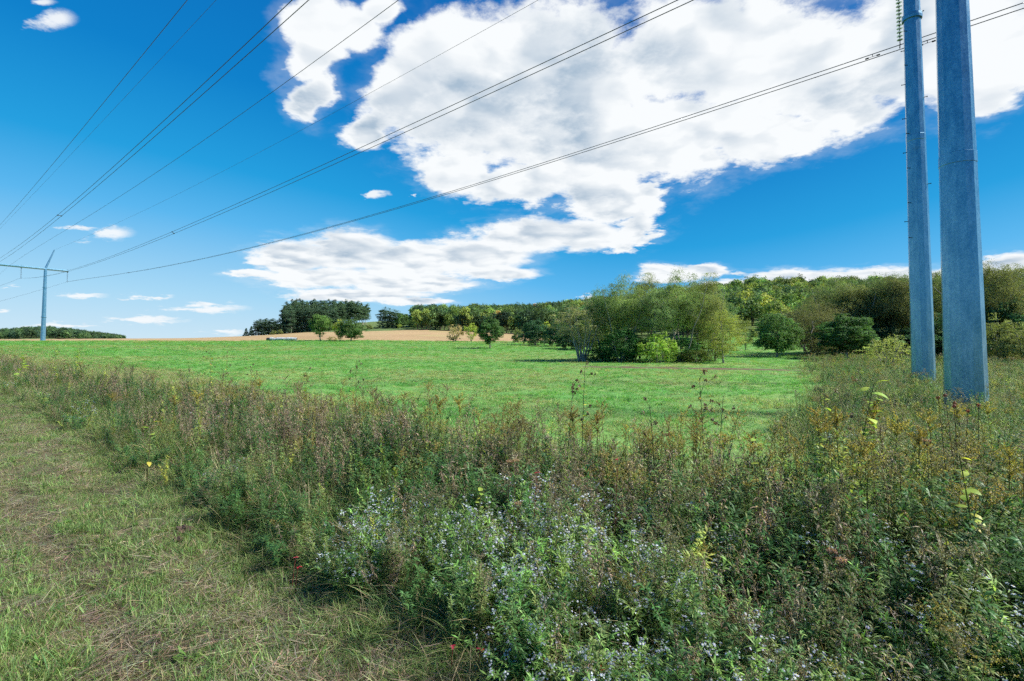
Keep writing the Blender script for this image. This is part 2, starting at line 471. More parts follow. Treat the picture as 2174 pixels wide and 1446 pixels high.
# ------------------------------------------------------------------ terrain
YS = np.array([0, 20, 40, 60, 80, 100, 130, 160, 210, 260, 320, 400, 500, 700, 900, 1500, 6000], float)
COLS = [-600, 0, 90, 260, 400, 550, 700, 800, 900, 1100, 1300, 1600, 1900, 2174, 2700]
TZ = np.array([
 [0, 0, .1, .4, .8, 1.2, 2.0, 2.8, 3.6, 4.5, 5, 5, 4, 2, 10, 0, 0],
 [0, 0, .1, .3, .8, 1.2, 2.1, 3.0, 3.9, 5.5, 6.0, 5, 3, 4, 18, 0, 0],
 [0, 0, .1, .3, .8, 1.2, 2.1, 3.0, 3.9, 5.5, 6.1, 5, 3, 4, 28, 0, 0],
 [0, 0, .1, .3, .8, 1.3, 2.2, 3.2, 4.4, 5.8, 6.5, 6, 4, 3, 7, 0, 0],
 [0, 0, .1, .3, .8, 1.3, 2.3, 3.3, 4.6, 5.9, 6.7, 6.5, 5, 0, 0, 0, 0],
 [0, 0, .1, .3, .8, 1.4, 2.5, 3.6, 5.2, 7.0, 8.6, 9.5, 7, 0, 0, 0, 0],
 [0, 0, 0, .3, .9, 1.5, 2.7, 3.8, 6.3, 8.8, 12.0, 17, 14, 0, 0, 0, 0],
 [0, 0, 0, .3, .9, 1.5, 2.7, 3.8, 6.6, 9.4, 14.0, 23.0, 20, 5, 0, 0, 0],
 [0, 0, 0, .2, .8, 1.4, 2.6, 3.7, 6.8, 9.8, 15, 21, 25, 25, 10, 0, 0],
 [0, 0, -.1, 0, .6, 1.5, 2.5, 3.6, 5.4, 7.9, 14, 22, 27, 27, 20, 0, 0],
 [0, 0, -.1, 0, .6, 1.2, 2.5, 4, 8, 14, 20, 27, 30, 30, 20, 0, 0],
 [0, 0, -.1, 0, .4, .9, 3.0, 6, 13, 22, 33, 38, 39, 34, 20, 0, 0],
 [0, 0, -.2, -.1, .4, .9, 3.0, 6, 13, 22, 33, 39, 40, 34, 20, 0, 0],
 [0, 0, -.2, -.1, .4, .9, 3.0, 6, 13, 22, 33, 39, 40, 34, 20, 0, 0],
 [0, 0, -.2, -.1, .4, .9, 3.0, 6, 13, 22, 33, 39, 40, 34, 20, 0, 0]])
TT = (np.array(COLS, float) - 1087) / F
_us = np.linspace(math.log(5), math.log(5 + 6000), 300)
_ts = np.linspace(TT[0], TT[-1], 160)
_g = np.empty((160, 300))
_r1 = np.stack([np.interp(_us, np.log(5 + YS), r) for r in TZ])
for k in range(300): _g[:, k] = np.interp(_ts, TT, _r1[:, k])
for _ in range(3):      # soften the creases of the table
    p_ = np.pad(_g, 2, mode='edge')
    _g = (p_[2:-2, 2:-2] * 4 + p_[1:-3, 2:-2] * 2 + p_[3:-1, 2:-2] * 2 + p_[2:-2, 1:-3] * 2 + p_[2:-2, 3:-1] * 2 + p_[:-4, 2:-2] + p_[4:, 2:-2] + p_[2:-2, :-4] + p_[2:-2, 4:]) / 16

def zg(X, Y):
    X = np.asarray(X, float); Y = np.asarray(Y, float)
    r = np.hypot(X, Y)
    Yp = np.maximum(Y, 0.5 * r) + 1e-6
    t = np.clip(X / Yp, TT[0], TT[-1])
    fi = (t - _ts[0]) / (_ts[1] - _ts[0]); fk = (np.log(5 + np.minimum(Yp, 5999)) - _us[0]) / (_us[1] - _us[0])
    i = np.clip(fi.astype(int), 0, 158); k = np.clip(fk.astype(int), 0, 298)
    a = np.clip(fi - i, 0, 1); b = np.clip(fk - k, 0, 1)
    z = _g[i, k] * (1 - a) * (1 - b) + _g[i + 1, k] * a * (1 - b) + _g[i, k + 1] * (1 - a) * b + _g[i + 1, k + 1] * a * b
    amp = np.clip(r / 4, 0, 1) * 0.03
    n = 0.656 * X + 0.753 * Y
    z = z - 0.05 * np.exp(-((n - 0.85) / 0.16) ** 2) - 0.04 * np.exp(-((n + 0.9) / 0.16) ** 2)      # wheel ruts
    return z + amp * (np.sin(X * 2.1 + 0.6 * Y) + np.sin(Y * 1.7 - X * 0.8 + 1.2) * 0.8 + 0.6 * np.sin(X * 4.3 + Y * 3.1))

def nperp(X, Y): return 0.656 * X + 0.753 * Y
def bx(Y): return np.interp(Y, [0, 5, 10, 14, 30, 50, 80, 110], [1.0, 3.6, 6.0, 8.3, 19, 30, 46, 70])
NW0, NW1 = 1.9, 5.7
def green_far(t):   # distance (Y) at which the green crop ends
    return np.interp(t, (np.array([-600, 0, 90, 260, 500, 700, 900, 1100, 1300, 1600, 2174]) - 1087) / F,
                     [200, 205, 205, 185, 160, 158, 152, 150, 150, 172, 120])
def tan_far(t):
    return np.interp(t, (np.array([-600, 0, 260, 500, 640, 700, 800, 900, 1000, 1100, 1180, 1190]) - 1087) / F,
                     [500, 480, 450, 420, 300, 270, 262, 265, 262, 258, 240, 100])

def zone(X, Y):
    n = nperp(X, Y); t = X / np.maximum(Y, 1e-3)
    z = np.full(X.shape, 3)                         # hillside
    front = Y > 0.05
    gf = green_far(t); tf = np.maximum(tan_far(t), gf)
    z[front & (Y < gf)] = 2
    z[front & (Y >= gf) & (Y < tf)] = 4
    right = (X > bx(Y)) & (Y < 110) & front
    z[right] = 1
    z[(n >= NW0) & (n < NW1)] = 1
    z[n < NW0] = 0
    z[n < -6] = 3
    return z

def build_ground():
    phis = np.concatenate([np.radians(np.arange(-60, 60, 0.4)), np.radians(np.arange(60, 300, 6.0))])
    rs = np.concatenate([[0.0], np.geomspace(0.4, 60, 130), np.geomspace(61.5, 1500, 130), np.geomspace(1700, 9000, 12)])
    PH, RR = np.meshgrid(phis, rs, indexing='ij')
    X = np.sin(PH) * RR; Y = np.cos(PH) * RR
    Z = zg(X, Y); Z[RR > 1600] = -25.0
    Z[:, 0] = Z[0, 0]
    V = np.stack([X, Y, Z], 2)
    na, nr = len(phis), len(rs)
    I, K = np.meshgrid(np.arange(na), np.arange(nr - 1), indexing='ij')
    J = (I + 1) % na
    quads = np.stack([I * nr + K, I * nr + K + 1, J * nr + K + 1, J * nr + K], 2).reshape(-1, 4)
    V = V.reshape(-1, 3)
    cen = V[quads].mean(1)
    zn = zone(cen[:, 0], cen[:, 1])
    for k, name, m in ((0, 'grass_track', M_track), (1, 'verge_ground', M_verge), (2, 'green_field', M_field), (3, 'hillside', M_hill), (4, 'stubble_field', M_stub)):
        q = quads[zn == k]
        used, inv = np.unique(q.ravel(), return_inverse=True)
        a = Acc(); a.add(V[used], inv.reshape(-1, 4), (0.5, 0.5, 0.5))
        o = a.obj(name, m, smooth=True)
        tag(o, kind='structure')
build_ground()
# ------------------------------------------------------------------ transmission line
U = np.array([0.55, 0.835, 0.0]); U /= np.linalg.norm(U)     # along the cross-arms

def ngon_pole(zs, rads, col=(0.5, 0.5, 0.5), sides=12, rot=0.1):
    a = Acc()
    th = np.arange(sides) / sides * 2 * np.pi + rot
    V = np.array([[r * np.cos(t), r * np.sin(t), z] for z, r in zip(zs, rads) for t in th])
    f = [(i * sides + j, i * sides + (j + 1) % sides, (i + 1) * sides + (j + 1) % sides, (i + 1) * sides + j) for i in range(len(zs) - 1) for j in range(sides)]
    a.add(V, f, col)
    a.add(V[-sides:], [list(range(sides))], col)
    return a

def flange(z, r, rot=0.1):
    return ngon_pole([z - .14, z - .13, z - .13, z + .0, z + .0, z + .13, z + .13, z + .14][1:7],
                     [r * 1.02, r * 1.18, r * 1.2, r * 1.2, r * 1.18, r * 1.02], rot=rot, sides=24)

def bar(p, q, r0, r1, sides=8):
    a = Acc(); tube(a, [p, q], [r0, r1], (0.5, 0.5, 0.5), sides)
    return a

def insulator(parent, top, length, name='insulator_string', n=16, r=0.13):
    a = Acc()
    top = np.array(top, float)
    tube(a, [top, top - [0, 0, length]], 0.025, (0.3, 0.3, 0.3), 6)
    o = a.obj(name, M_fit, parent)
    b = Acc()
    for k in range(n):
        z = top[2] - 0.25 - (length - 0.5) * k / (n - 1)
        th = np.arange(10) / 10 * 2 * np.pi
        ring = lambda rr, zz: np.stack([top[0] + rr * np.cos(th), top[1] + rr * np.sin(th), np.full(10, zz)], 1)
        V = np.concatenate([ring(0.03, z + 0.05), ring(r * 0.75, z + 0.02), ring(r, z - 0.02), ring(r * 0.5, z - 0.03)])
        f = [(i * 10 + j, i * 10 + (j + 1) % 10, (i + 1) * 10 + (j + 1) % 10, (i + 1) * 10 + j) for i in range(3) for j in range(10)]
        b.add(V, f, (0.5, 0.7, 0.7))
    b.obj('insulator_disc_stack', M_glass if r < .2 else M_fit, o)
    y = Acc()
    bot = top - [0, 0, length]
    tube(y, [bot, bot + np.array([U[0] * .23, U[1] * .23, -.18])], 0.03, (0.3,) * 3, 5)
    tube(y, [bot, bot - np.array([U[0] * .23, U[1] * .23, .18])], 0.03, (0.3,) * 3, 5)
    y.obj('yoke_plate', M_fit, o)
    return bot

# the two tall poles beside the field
P1 = at(2052, 882, 14.0); P1[2] = zg(P1[0], P1[1])
P2 = at(1961, 814, 26.0); P2[2] = zg(P2[0], P2[1])

def near_pole(P, rb, slope, label, zs_flange, H, rot):
    t = tag(empty('steel_pole', P), label, 'steel pole', 'steel poles of the near power line structure')
    zs = [-0.3]; rr = [rb + 0.3 * slope]
    z = 0.0
    fl = sorted(zs_flange)
    body = ngon_pole([-0.3, H], [rb + .3 * slope, rb - H * slope], rot=rot)
    body.obj('pole_shaft', M_galv, t)
    for zf in fl:
        flange(zf, rb - zf * slope, rot).obj('flange', M_galv, t)
    return t
# shaft radii from the apparent widths (wide-angle stretch taken out)
rb1, sl1 = 0.475, 0.0098
T1 = near_pole(P1, rb1, sl1, 'nearest and thickest galvanised steel pole, rising out of the goldenrod at far right', [16.5], 25.5, 0.20)
rb2, sl2 = 0.50, 0.0072
zf2 = at(1936, 38, 26.0)[2] - P2[2]
T2 = near_pole(P2, rb2, sl2, 'thinner galvanised steel pole standing farther back, with a bolted flange near its top', [zf2], 26.5, 0.30)
# slip joint of the near pole: the upper tube sleeves over the lower one
zj = at(2040, 352, 14.0)[2] - P1[2]
ngon_pole([zj, zj + .012, zj + .30, zj + .31], [rb1 - zj * sl1, rb1 - zj * sl1 + .011, rb1 - (zj + .3) * sl1 + .011, rb1 - (zj + .3) * sl1], rot=0.20).obj('slip_joint', M_galv, T1)
# step bolts on the farther pole
bolt = Acc(); tube(bolt, [(0, 0, 0), (0.13, 0, 0)], 0.018, (0.3,) * 3, 6); tube(bolt, [(0.12, 0, 0), (0.145, 0, 0)], 0.032, (0.3,) * 3, 6)
bm_ = bolt.mesh('step_bolt', M_fit)
tocam = math.atan2(-P2[1], -P2[0])
for k in range(20):
    zz = 7.5 + k * 0.9
    r_ = rb2 - zz * sl2
    ang = tocam + (-1.42 if k % 2 else -0.75)
    if k % 5 == 3: ang = tocam + 1.45
    if 0 <= zz < 25:
        o = bpy.data.objects.new('step_bolt', bm_); C.objects.link(o); o.parent = T2
        o.location = (math.cos(ang) * (r_ * .97), math.sin(ang) * (r_ * .97), zz); o.rotation_euler = (0, 0, ang)
# splice seams
for T, rb, sl, zz, rot in ((T2, rb2, sl2, 12.5, .30),):
    ngon_pole([zz, zz + .03, zz + .3, zz + .33], [rb - zz * sl, rb - zz * sl + .008, rb - zz * sl + .006, rb - zz * sl - .003], rot=rot).obj('weld_seam', M_galv, T)
# cross-arm above the picture, carrying the insulators
u3 = U
armz = 24.6
armc = tag(empty('cross_arm', (P2[0], P2[1], armz)), 'long steel cross-arm joining the tops of the two near poles', 'cross-arm')
a = Acc(); e0 = P1[:3] - P2[:3] - u3 * 8; e0[2] = 0.35; e1 = u3 * 9; e1[2] = 0.35
tube(a, [e0 + [0, 0, .9], e1 + [0, 0, .9]], 0.22, (0.5,) * 3, 8)
a.obj('arm_tube', M_galv, armc)
# attachment of the phase nearest the far side: seen just left of the farther pole at (1912, 97)
YA = 30.5
NA = at(1911, 96, YA)
insulator(armc, (NA[0] - P2[0], NA[1] - P2[1], 1.1), armz + 1.1 - NA[2] - 0.1, n=22, r=0.16)

# the far T-shaped structure
G0 = at(91, 725, 210.0); G0[2] = zg(G0[0], G0[1])
def far_tower():
    t = tag(empty('transmission_tower', G0), 'distant T-shaped steel power line structure standing on the field edge at far left', 'pylon')
    za = at(91, 571, 210.0)[2] - G0[2]
    for off in (0.0, -14.7):
        b0 = U * off
        a = ngon_pole([-2, za], [.86, 0.50]); 
        for vv in a.v: vv += b0
        a.obj('pole_shaft', M_galv, t)
        for zf in (za * .33, za * .74):
            a = flange(zf, .90 - zf / za * .36)
            for vv in a.v: vv += b0
            a.obj('flange', M_galv, t)
        s = 1 if off == 0 else -1
        # slanted shield-wire arm
        tip = b0 + U * (s * 2.6); tip[2] = za + 8.3
        base = b0.copy(); base[2] = za + .2
        bar(base, tip, 0.42, 0.2).obj('shield_wire_arm', M_galv, t)
    e0 = U * -22.5; e1 = U * 7.4; e0[2] = za; e1[2] = za
    bar(e0, e1, 0.52, 0.52, 6).obj('cross_arm', M_galv, t)
    pts = {}
    for k, s in enumerate((7.1, -7.4, -21.9)):
        p = U * s; p[2] = za - 0.3
        bot = insulator(t, p, 4.3, n=14, r=0.22)
        pts[k] = bot + G0
        hb = Acc(); tube(hb, [p + [0, 0, .9], p + [0, 0, -.4]], .2, (0.3,) * 3, 6); hb.obj('hanger_bracket', M_fit, t)
    return t, pts, za
TF, FP, za = far_tower()

def proj(p):
    d = np.asarray(p, float) - [0, 0, EYE]
    fw = np.array([0, math.cos(PITCH), math.sin(PITCH)]); up = np.array([0, -math.sin(PITCH), math.cos(PITCH)])
    k = d @ fw
    return 1087 + F * d[0] / k, 723 + SHIFT - F * (d @ up) / k

def wire(Fp, Np, img, label, rad=0.03, t1=1.12, off=0.0, group=None, zf=None, kink=None):
    """conductor hanging in the vertical plane through Fp, Np; its height profile is the parabola that fits the measured points"""
    Fp = np.array(Fp, float) + U * off; Np = np.array(Np, float) + U * off
    ts, zs = [0.0] * 3, [Fp[2] if zf is None else zf] * 3
    for (x, y) in img:
        r = ray(x, y)
        t = (r[0] * Fp[1] - r[1] * Fp[0]) / ((Np[0] - Fp[0]) * r[1] - (Np[1] - Fp[1]) * r[0])
        Yp = Fp[1] + (Np[1] - Fp[1]) * t
        ts.append(t); zs.append(EYE + r[2] / r[1] * Yp)
    co = np.polyfit(ts, zs, 2 if len(img) < 5 else 3)
    tt = np.concatenate([np.linspace(0, 0.8, 60), np.linspace(0.8, t1, 60)[1:]])
    pts = np.stack([Fp[0] + (Np[0] - Fp[0]) * tt, Fp[1] + (Np[1] - Fp[1]) * tt, np.polyval(co, tt)], 1)
    a = Acc(); tube(a, pts, rad, (0.1,) * 3, 6)
    o = a.obj('power_line', M_wire, smooth=True)
    tag(o, label, 'power line', group or 'power line wires between the two structures')
    return lambda t: np.array([Fp[0] + (Np[0] - Fp[0]) * t, Fp[1] + (Np[1] - Fp[1]) * t, np.polyval(co, t)])

k1, k2 = 725 / 1747, 725 / 1747
W1 = [(x * k1, y * k1) for x, y in ((600, 1403), (1000, 1330), (1300, 1263), (1747, 1145))]
W1 += [(700 + x * k2, y * k2) for x, y in ((500, 1012), (1000, 868), (1747, 613))] + [(1400 + x * .415, y * .415) for x, y in ((500, 470), (1235, 238))]
W1b = [(700 + x * k2, y * k2) for x, y in ((0, 1165), (500, 1020), (1000, 880), (1747, 630))] + [(1400 + x * .415, y * .415) for x, y in ((500, 488), (1235, 258))]
NA0 = np.array([NA[0], NA[1], NA[2]])
wA = wire(FP[0], NA0, W1, 'upper of the two lowest wires, passing the insulator beside the farther pole', off=-0.12, t1=1.25, rad=0.024)
wB_ = wire(FP[0], NA0, W1b, 'lower of the two lowest wires, passing the insulator beside the farther pole', off=0.12, t1=1.25, rad=0.024)
NBm = (P1 + P2) / 2
W2 = [(x * k1, y * k1) for x, y in ((340, 1387), (600, 1300), (870, 1192), (1300, 998), (1747, 800))] + [(700 + x * k2, y * k2) for x, y in ((500, 602), (1000, 368), (1747, 12))]
W2b = [(x * k1, y * k1) for x, y in ((340, 1390), (600, 1310), (870, 1203), (1300, 1018), (1747, 822))] + [(700 + x * k2, y * k2) for x, y in ((500, 630), (1000, 398), (1747, 50))]
wC = wire(FP[1], NBm, W2, 'upper wire of the middle pair, crossing the big white cloud', off=-0.15, t1=1.3, rad=0.024)
wD = wire(FP[1], NBm, W2b, 'lower wire of the middle pair, crossing the big white cloud', off=0.15, t1=1.3, rad=0.024)
NC = P1 - U * 7.2
W3 = [(x * k1, y * k1) for x, y in ((0, 1320), (290, 1105), (700, 745), (1000, 465), (1497, 0))]
W3b = [(x * k1, y * k1) for x, y in ((0, 1338), (310, 1112), (700, 775), (1000, 510), (1588, 0))]
wE = wire(FP[2], NC, W3, 'upper wire of the wide pair crossing the blue sky at upper left', off=-0.2, t1=1.3, rad=0.022)
wF = wire(FP[2], NC, W3b, 'lower wire of the wide pair crossing the blue sky at upper left', off=0.2, t1=1.3, rad=0.022)
zs8 = G0[2] + za + 8.3
W4 = [(x * k1, y * k1) for x, y in ((600, 1140), (1000, 950), (1520, 675), (1747, 555))] + [(700 + x * k2, y * k2) for x, y in ((500, 315), (1070, 0))]
wire(G0 + U * 2.6, P2 + U * 2.5, W4, 'very thin shield wire from the slanted arm tip across the big cloud', zf=zs8, t1=1.3, rad=0.016)
W5 = [(x * k1, y * k1) for x, y in ((60, 1350), (400, 1143), (850, 845), (1300, 530), (1747, 212))] + [(700 + x * k2, y * k2) for x, y in ((368, 0),)]
wire(G0 - U * 14.7, P1, W5, 'single wire crossing the detached cloud finger left of the big cloud', zf=at(-20, 592, 198)[2], t1=1.3, rad=0.02)
W6 = [(x * k1, y * k1) for x, y in ((0, 1150), (300, 810), (600, 430), (962, 0))]
W6b = [(x * k1, y * k1) for x, y in ((0, 1160), (300, 870), (700, 432), (1097, 0))]
wire(FP[2] + np.array([0, 0, 4]), NC, W6, 'steepest wire, leftmost of all in the blue sky', zf=FP[2][2] + 7, t1=1.3, rad=0.022)
wire(G0 - U * 17.3, P1 - U * 2.5, W6b, 'faint thin shield wire just right of the steepest wire', zf=zs8, t1=1.3, rad=0.015)
# spacers and dampers clipped on the wires
def spacer(f, g_, t, label):
    a = Acc(); tube(a, [f(t), g_(t)], 0.045, (0.1,) * 3, 6)
    for q in (f(t), g_(t)):
        tube(a, [q + [-.12, .1, 0], q + [.12, -.1, 0]], 0.07, (0.1,) * 3, 6)
    tag(a.obj('spacer', M_fit), label, 'spacer', 'spacers clipped between paired wires')
def t_for(f, x):
    best = min(np.linspace(0, 1.1, 1500), key=lambda t: abs(proj(f(t))[0] - x)); return best
spacer(wE, wF, t_for(wE, 122), 'spacer joining the wide pair above the thin cloud streak at far left')
spacer(wC, wD, t_for(wC, 365), 'spacer joining the middle pair of wires right of the small cloud')
spacer(wA, wB_, t_for(wA, 272), 'spacer joining the two lowest wires over the pale sky at left')
def damper(f, x, label):
    t = t_for(f, x); c = f(t); d = f(t + .002) - f(t - .002); d /= np.linalg.norm(d)
    o = tag(empty('vibration_damper', c), label, 'damper', 'vibration dampers clipped to the lowest wires')
    a = Acc(); tube(a, [(0, 0, 0), (0, 0, -.16)], .02, (.1,) * 3, 5); tube(a, [-d * .3 + [0, 0, -.16], d * .3 + [0, 0, -.16]], .012, (.1,) * 3, 5)
    a.obj('clamp', M_fit, o)
    for s in (-1, 1):
        a = Acc(); tube(a, [d * .2 * s + [0, 0, -.17], d * .38 * s + [0, 0, -.17]], .045, (.1,) * 3, 6); a.obj('weight', M_fit, o)
damper(wA, 1852, 'dumbbell damper on the lowest wires just left of the farther pole')
damper(wB_, 1972, 'dumbbell damper on the lowest wires between the two poles')
# next span, beyond the far structure
for k, (px, py) in enumerate(((0, 668), (-60, 690))):
    st = FP[k]; en = at(px - 500, py + 40, 330.0)
    tt = np.linspace(0, 1, 24)[:, None]
    pts = st + (en - st) * tt; pts[:, 2] -= 4 * 7 * (tt * (1 - tt))[:, 0]
    a = Acc(); tube(a, pts, 0.03, (0.1,) * 3, 5)
    tag(a.obj('power_line', M_wire), ('wire sagging away left beyond the distant structure, from its right insulator', 'wire sagging away left beyond the distant structure, from its middle insulator')[k], 'power line', 'wires of the next span')

# ------------------------------------------------------------------ trees
def build_tree(seed, H, Wd, kind='round', col=(0.07, 0.10, 0.03), leaf=0.16, nclu=60, nleaf=150, base=0.12, stems=1, clr=0.75, trunk_r=None, bare=0.0, droop=0.2, amt=0.3, flat=0.75):
    """returns (trunk mesh, crown mesh), base at the origin"""
    g_ = np.random.default_rng(seed)
    trunk, crown = Acc(), Acc()
    col = tuple(np.array(col) * 1.35)
    tr = trunk_r or H * 0.022
    # crown envelope
    cz0 = H * base
    cl = []
    while len(cl) < nclu:
        p = g_.normal(size=3); p /= np.linalg.norm(p); p *= g_.uniform(0.25, 1) ** 0.45
        if kind in ('round', 'willow'):
            z = cz0 + (H - cz0) * (0.5 + 0.5 * p[2])
            w = Wd / 2 * (1 - 0.25 * max(p[2], 0))
        elif kind == 'cone':
            z = cz0 + (H - cz0) * g_.uniform(0, 1) ** 1.4
            w = Wd / 2 * (1.02 - (z - cz0) / (H - cz0)) * g_.uniform(.7, 1.0)
            p[:2] /= np.linalg.norm(p[:2])
        elif kind == 'pine':
            z = cz0 + (H - cz0) * g_.uniform(0, 1) ** 0.8
            w = Wd / 2 * (1.05 - 0.6 * ((z - cz0) / (H - cz0)) ** 1.5) * g_.uniform(.3, 1.0)
            p[:2] /= np.linalg.norm(p[:2])
        elif kind == 'top':
            z = H * (0.55 + 0.45 * g_.uniform(0, 1) ** .8); w = Wd / 2
        q = np.array([p[0] * w, p[1] * w, z])
        q *= 1 + 0.13 * np.sin(q[0] * 1.9 + seed) * np.cos(q[1] * 1.7 - q[2] * 1.3)
        cl.append(q)
    cl = np.array(cl)
    # stems
    limbs = []
    for s in range(stems):
        a0 = g_.uniform(0, 6.28) if stems == 1 else s / stems * 6.28 + g_.normal(0, .4)
        lean = (0.03 if stems == 1 else g_.uniform(.18, .42)) * H
        b0 = np.array([math.cos(a0), math.sin(a0), 0]) * (0 if stems == 1 else tr * 1.6)
        top = b0 + np.array([math.cos(a0) * lean, math.sin(a0) * lean, H * g_.uniform(.78, .9)])
        ts = np.linspace(0, 1, 8)
        wob = g_.normal(0, H * 0.012, (8, 3)); wob[0] = 0; wob[:, 2] *= .3
        bow = np.sin(ts * np.pi)[:, None] * np.array([math.cos(a0 + 1), math.sin(a0 + 1), 0]) * H * g_.uniform(-.04, .04)
        pts = b0 + (top - b0) * ts[:, None] + wob + bow
        rr = tr * (1 - ts * 0.86) * (1 if stems == 1 else .7); rr[0] *= 1.35
        pts[0, 2] -= 0.3
        tube(trunk, pts, rr, (0.2, 0.18, 0.15), 7)
        limbs.append((pts, rr))
    allp = np.concatenate([l[0][1:-1] for l in limbs]); allr = np.concatenate([l[1][1:-1] for l in limbs])
    nodes = list(zip(allp, allr))
    order = np.argsort(np.linalg.norm(cl - allp.mean(0), axis=1))
    for ci in order:
        c = cl[ci]
        best, bs = None, 1e9
        for (p, r) in nodes:
            d = c - p
            sc = np.linalg.norm(d) + max(0, -d[2] + 0.15 * np.linalg.norm(d[:2])) * 1.8 + (0.6 if r < tr * .1 else 0)
            if sc < bs: bs, best = sc, (p, r)
        p, r = best
        mid = (p + c) / 2 + np.array([0, 0, -droop * .3]) * np.linalg.norm(c - p) * .3 + g_.normal(0, .06, 3) * np.linalg.norm(c - p)
        r0 = min(r * 0.55, tr * .4); r0 = max(r0, H * .0022)
        tube(trunk, [p, mid, c], [r0, r0 * .65, r0 * .3], (0.2, 0.18, 0.15), 4)
        nodes.append((mid, r0 * .65))
    # leaves
    leaf *= 0.95
    for c in cl:
        if g_.uniform() < bare: continue
        n = int(nleaf * 2.3 * g_.uniform(.6, 1.3))
        rad = clr * g_.uniform(.7, 1.25)
        q = g_.normal(size=(n, 3)); q /= np.linalg.norm(q, axis=1)[:, None] + 1e-9
        q *= (g_.uniform(0, 1, n) ** 0.45)[:, None] * rad
        q[:, 2] *= flat
        q += 0.25 * rad * np.sin(q * 5 / rad + g_.uniform(0, 6, 3))
        shade = np.exp(g_.normal(0, amt * .6))
        if kind == 'willow':
            # strands hang from the cluster
            m = n // 4
            st = c + q[:m]
            azs = np.arctan2(q[:m, 1], q[:m, 0]) + g_.normal(0, .5, m)
            Ls = g_.uniform(.5, 1.15, m)
            P_ = np.stack([st + np.stack([np.cos(azs), np.sin(azs), 0 * azs], 1) * (Ls * k * .22)[:, None] - np.array([0, 0, 1]) * ((k / 3.) ** 1.4 * Ls * .55)[:, None] for k in range(4)], 1)
            pc = P_.reshape(-1, 3) + g_.normal(0, .06, (m * 4, 3))
            nn = g_.normal(size=(len(pc), 3)); nn[:, 2] += .3
            leafquads(crown, pc, leaf * g_.uniform(.7, 1.3, len(pc)), nn, vary(np.array(col) * shade, len(pc), amt * .6, g_), asp=.35)
        else:
            nn = q / (rad + 1e-6) + g_.normal(0, .55, (n, 3)); nn[:, 2] += .35
            leafquads(crown, c + q, leaf * g_.uniform(.7, 1.3, n), nn, vary(np.array(col) * shade, n, amt * .6, g_))
    return trunk.mesh('trunk', M_bark, True), crown.mesh('crown', M_tree)

def put_tree(meshes, name, x, y, z, rz, sc, label, cat='tree', group=None, sxy=None):
    o = empty(name, (x, y, z - 0.05), rz)
    s2 = sxy or sc
    o.scale = (s2, s2, sc)
    tag(o, label, cat, group)
    for nm, me in zip(('trunk', 'crown'), meshes):
        c = bpy.data.objects.new(nm, me); C.objects.link(c); c.parent = o
    return o

def spot(px, Y):
    X = (px - 1087) / F * Y * (math.cos(PITCH))
    return X, Y, float(zg(X, Y))

def place(meshes, H0, W0, px, Y, top, width, name, label, cat='tree', group=None, rz=None):
    """set a tree of model size H0 x W0 so that its top and width meet the photograph's"""
    x, y, z = spot(px, Y)
    h = at(px, top, Y)[2] - z
    w = width / F * Y
    return put_tree(meshes, name, x, y, z, random.uniform(0, 6.28) if rz is None else rz, h / H0, label, cat, group, sxy=w / W0)

OLV = (0.085, 0.105, 0.035); MIDG = (0.075, 0.125, 0.035); DKG = (0.035, 0.07, 0.03); YG = (0.20, 0.24, 0.05)
rA = build_tree(11, 8, 7.2, 'round', MIDG, .22, 90, 140, base=.22, clr=.85)
rB = build_tree(12, 8, 7.2, 'round', (0.06, 0.105, 0.035), .22, 115, 150, base=.08, clr=.85)
rC = build_tree(13, 8, 6.0, 'round', (0.045, 0.09, 0.03), .2, 120, 170, base=.14, clr=.7)
dry = build_tree(14, 5, 6.0, 'round', (0.20, 0.17, 0.085), .16, 60, 90, base=.05, stems=5, clr=.6)
ygt = build_tree(15, 6, 6.0, 'round', YG, .18, 60, 100, base=.15, stems=3, clr=.65)
place(rA, 8, 7.2, 680, 150, 667, 52, 'deciduous_tree', 'round-crowned green tree, leftmost of the three on the field edge', group='isolated field-edge trees')
place(ygt, 6, 6, 722, 149, 680, 34, 'deciduous_tree', 'yellow-green tree, middle of the three on the field edge', group='isolated field-edge trees')
place(rB, 8, 7.2, 746, 147, 677, 60, 'deciduous_tree', 'dense rounded green tree, rightmost of the three on the field edge', group='isolated field-edge trees')
place(dry, 5, 6, 966, 150, 688, 42, 'shrub', 'dry tan-brown bush at the edge of the stubble field', 'shrub')
place(ygt, 6, 6, 1001, 149, 687, 32, 'shrub', 'pale yellow-green small tree right of the tan bush', 'shrub')
place(rC, 8, 6, 1041, 100, 675, 54, 'deciduous_tree', 'lone dark green tree standing in the middle of the green field')
# dark rounded trees left of the willows
dk1 = build_tree(21, 6, 7, 'round', (0.028, 0.065, 0.032), .2, 90, 150, base=.03, stems=3, clr=.8)
ol1 = build_tree(22, 6, 7, 'round', (0.11, 0.13, 0.045), .17, 90, 150, base=.03, stems=4, clr=.75)
for (px, Y, tp, w, m_, lb) in ((1098, 135, 697, 26, ol1, 'small tan-green bush left of the round dark trees'), (1137, 118, 680, 72, dk1, 'round dark blue-green tree right of the lone field tree'),
                        (1183, 112, 683, 60, dk1, 'second round dark tree, behind the gap right of the first'), (1160, 135, 684, 34, ygt, 'yellowish tree top between the two round dark trees'),
                        (1215, 100, 690, 70, dk1, 'low dark tree behind the many-stemmed bare shrub tree'), (1255, 95, 668, 90, ol1, 'olive tree behind the many-stemmed bare shrub tree')):
    place(m_, 6, 7, px, Y, tp, w, 'deciduous_tree', lb, group='trees left of the willow clump')
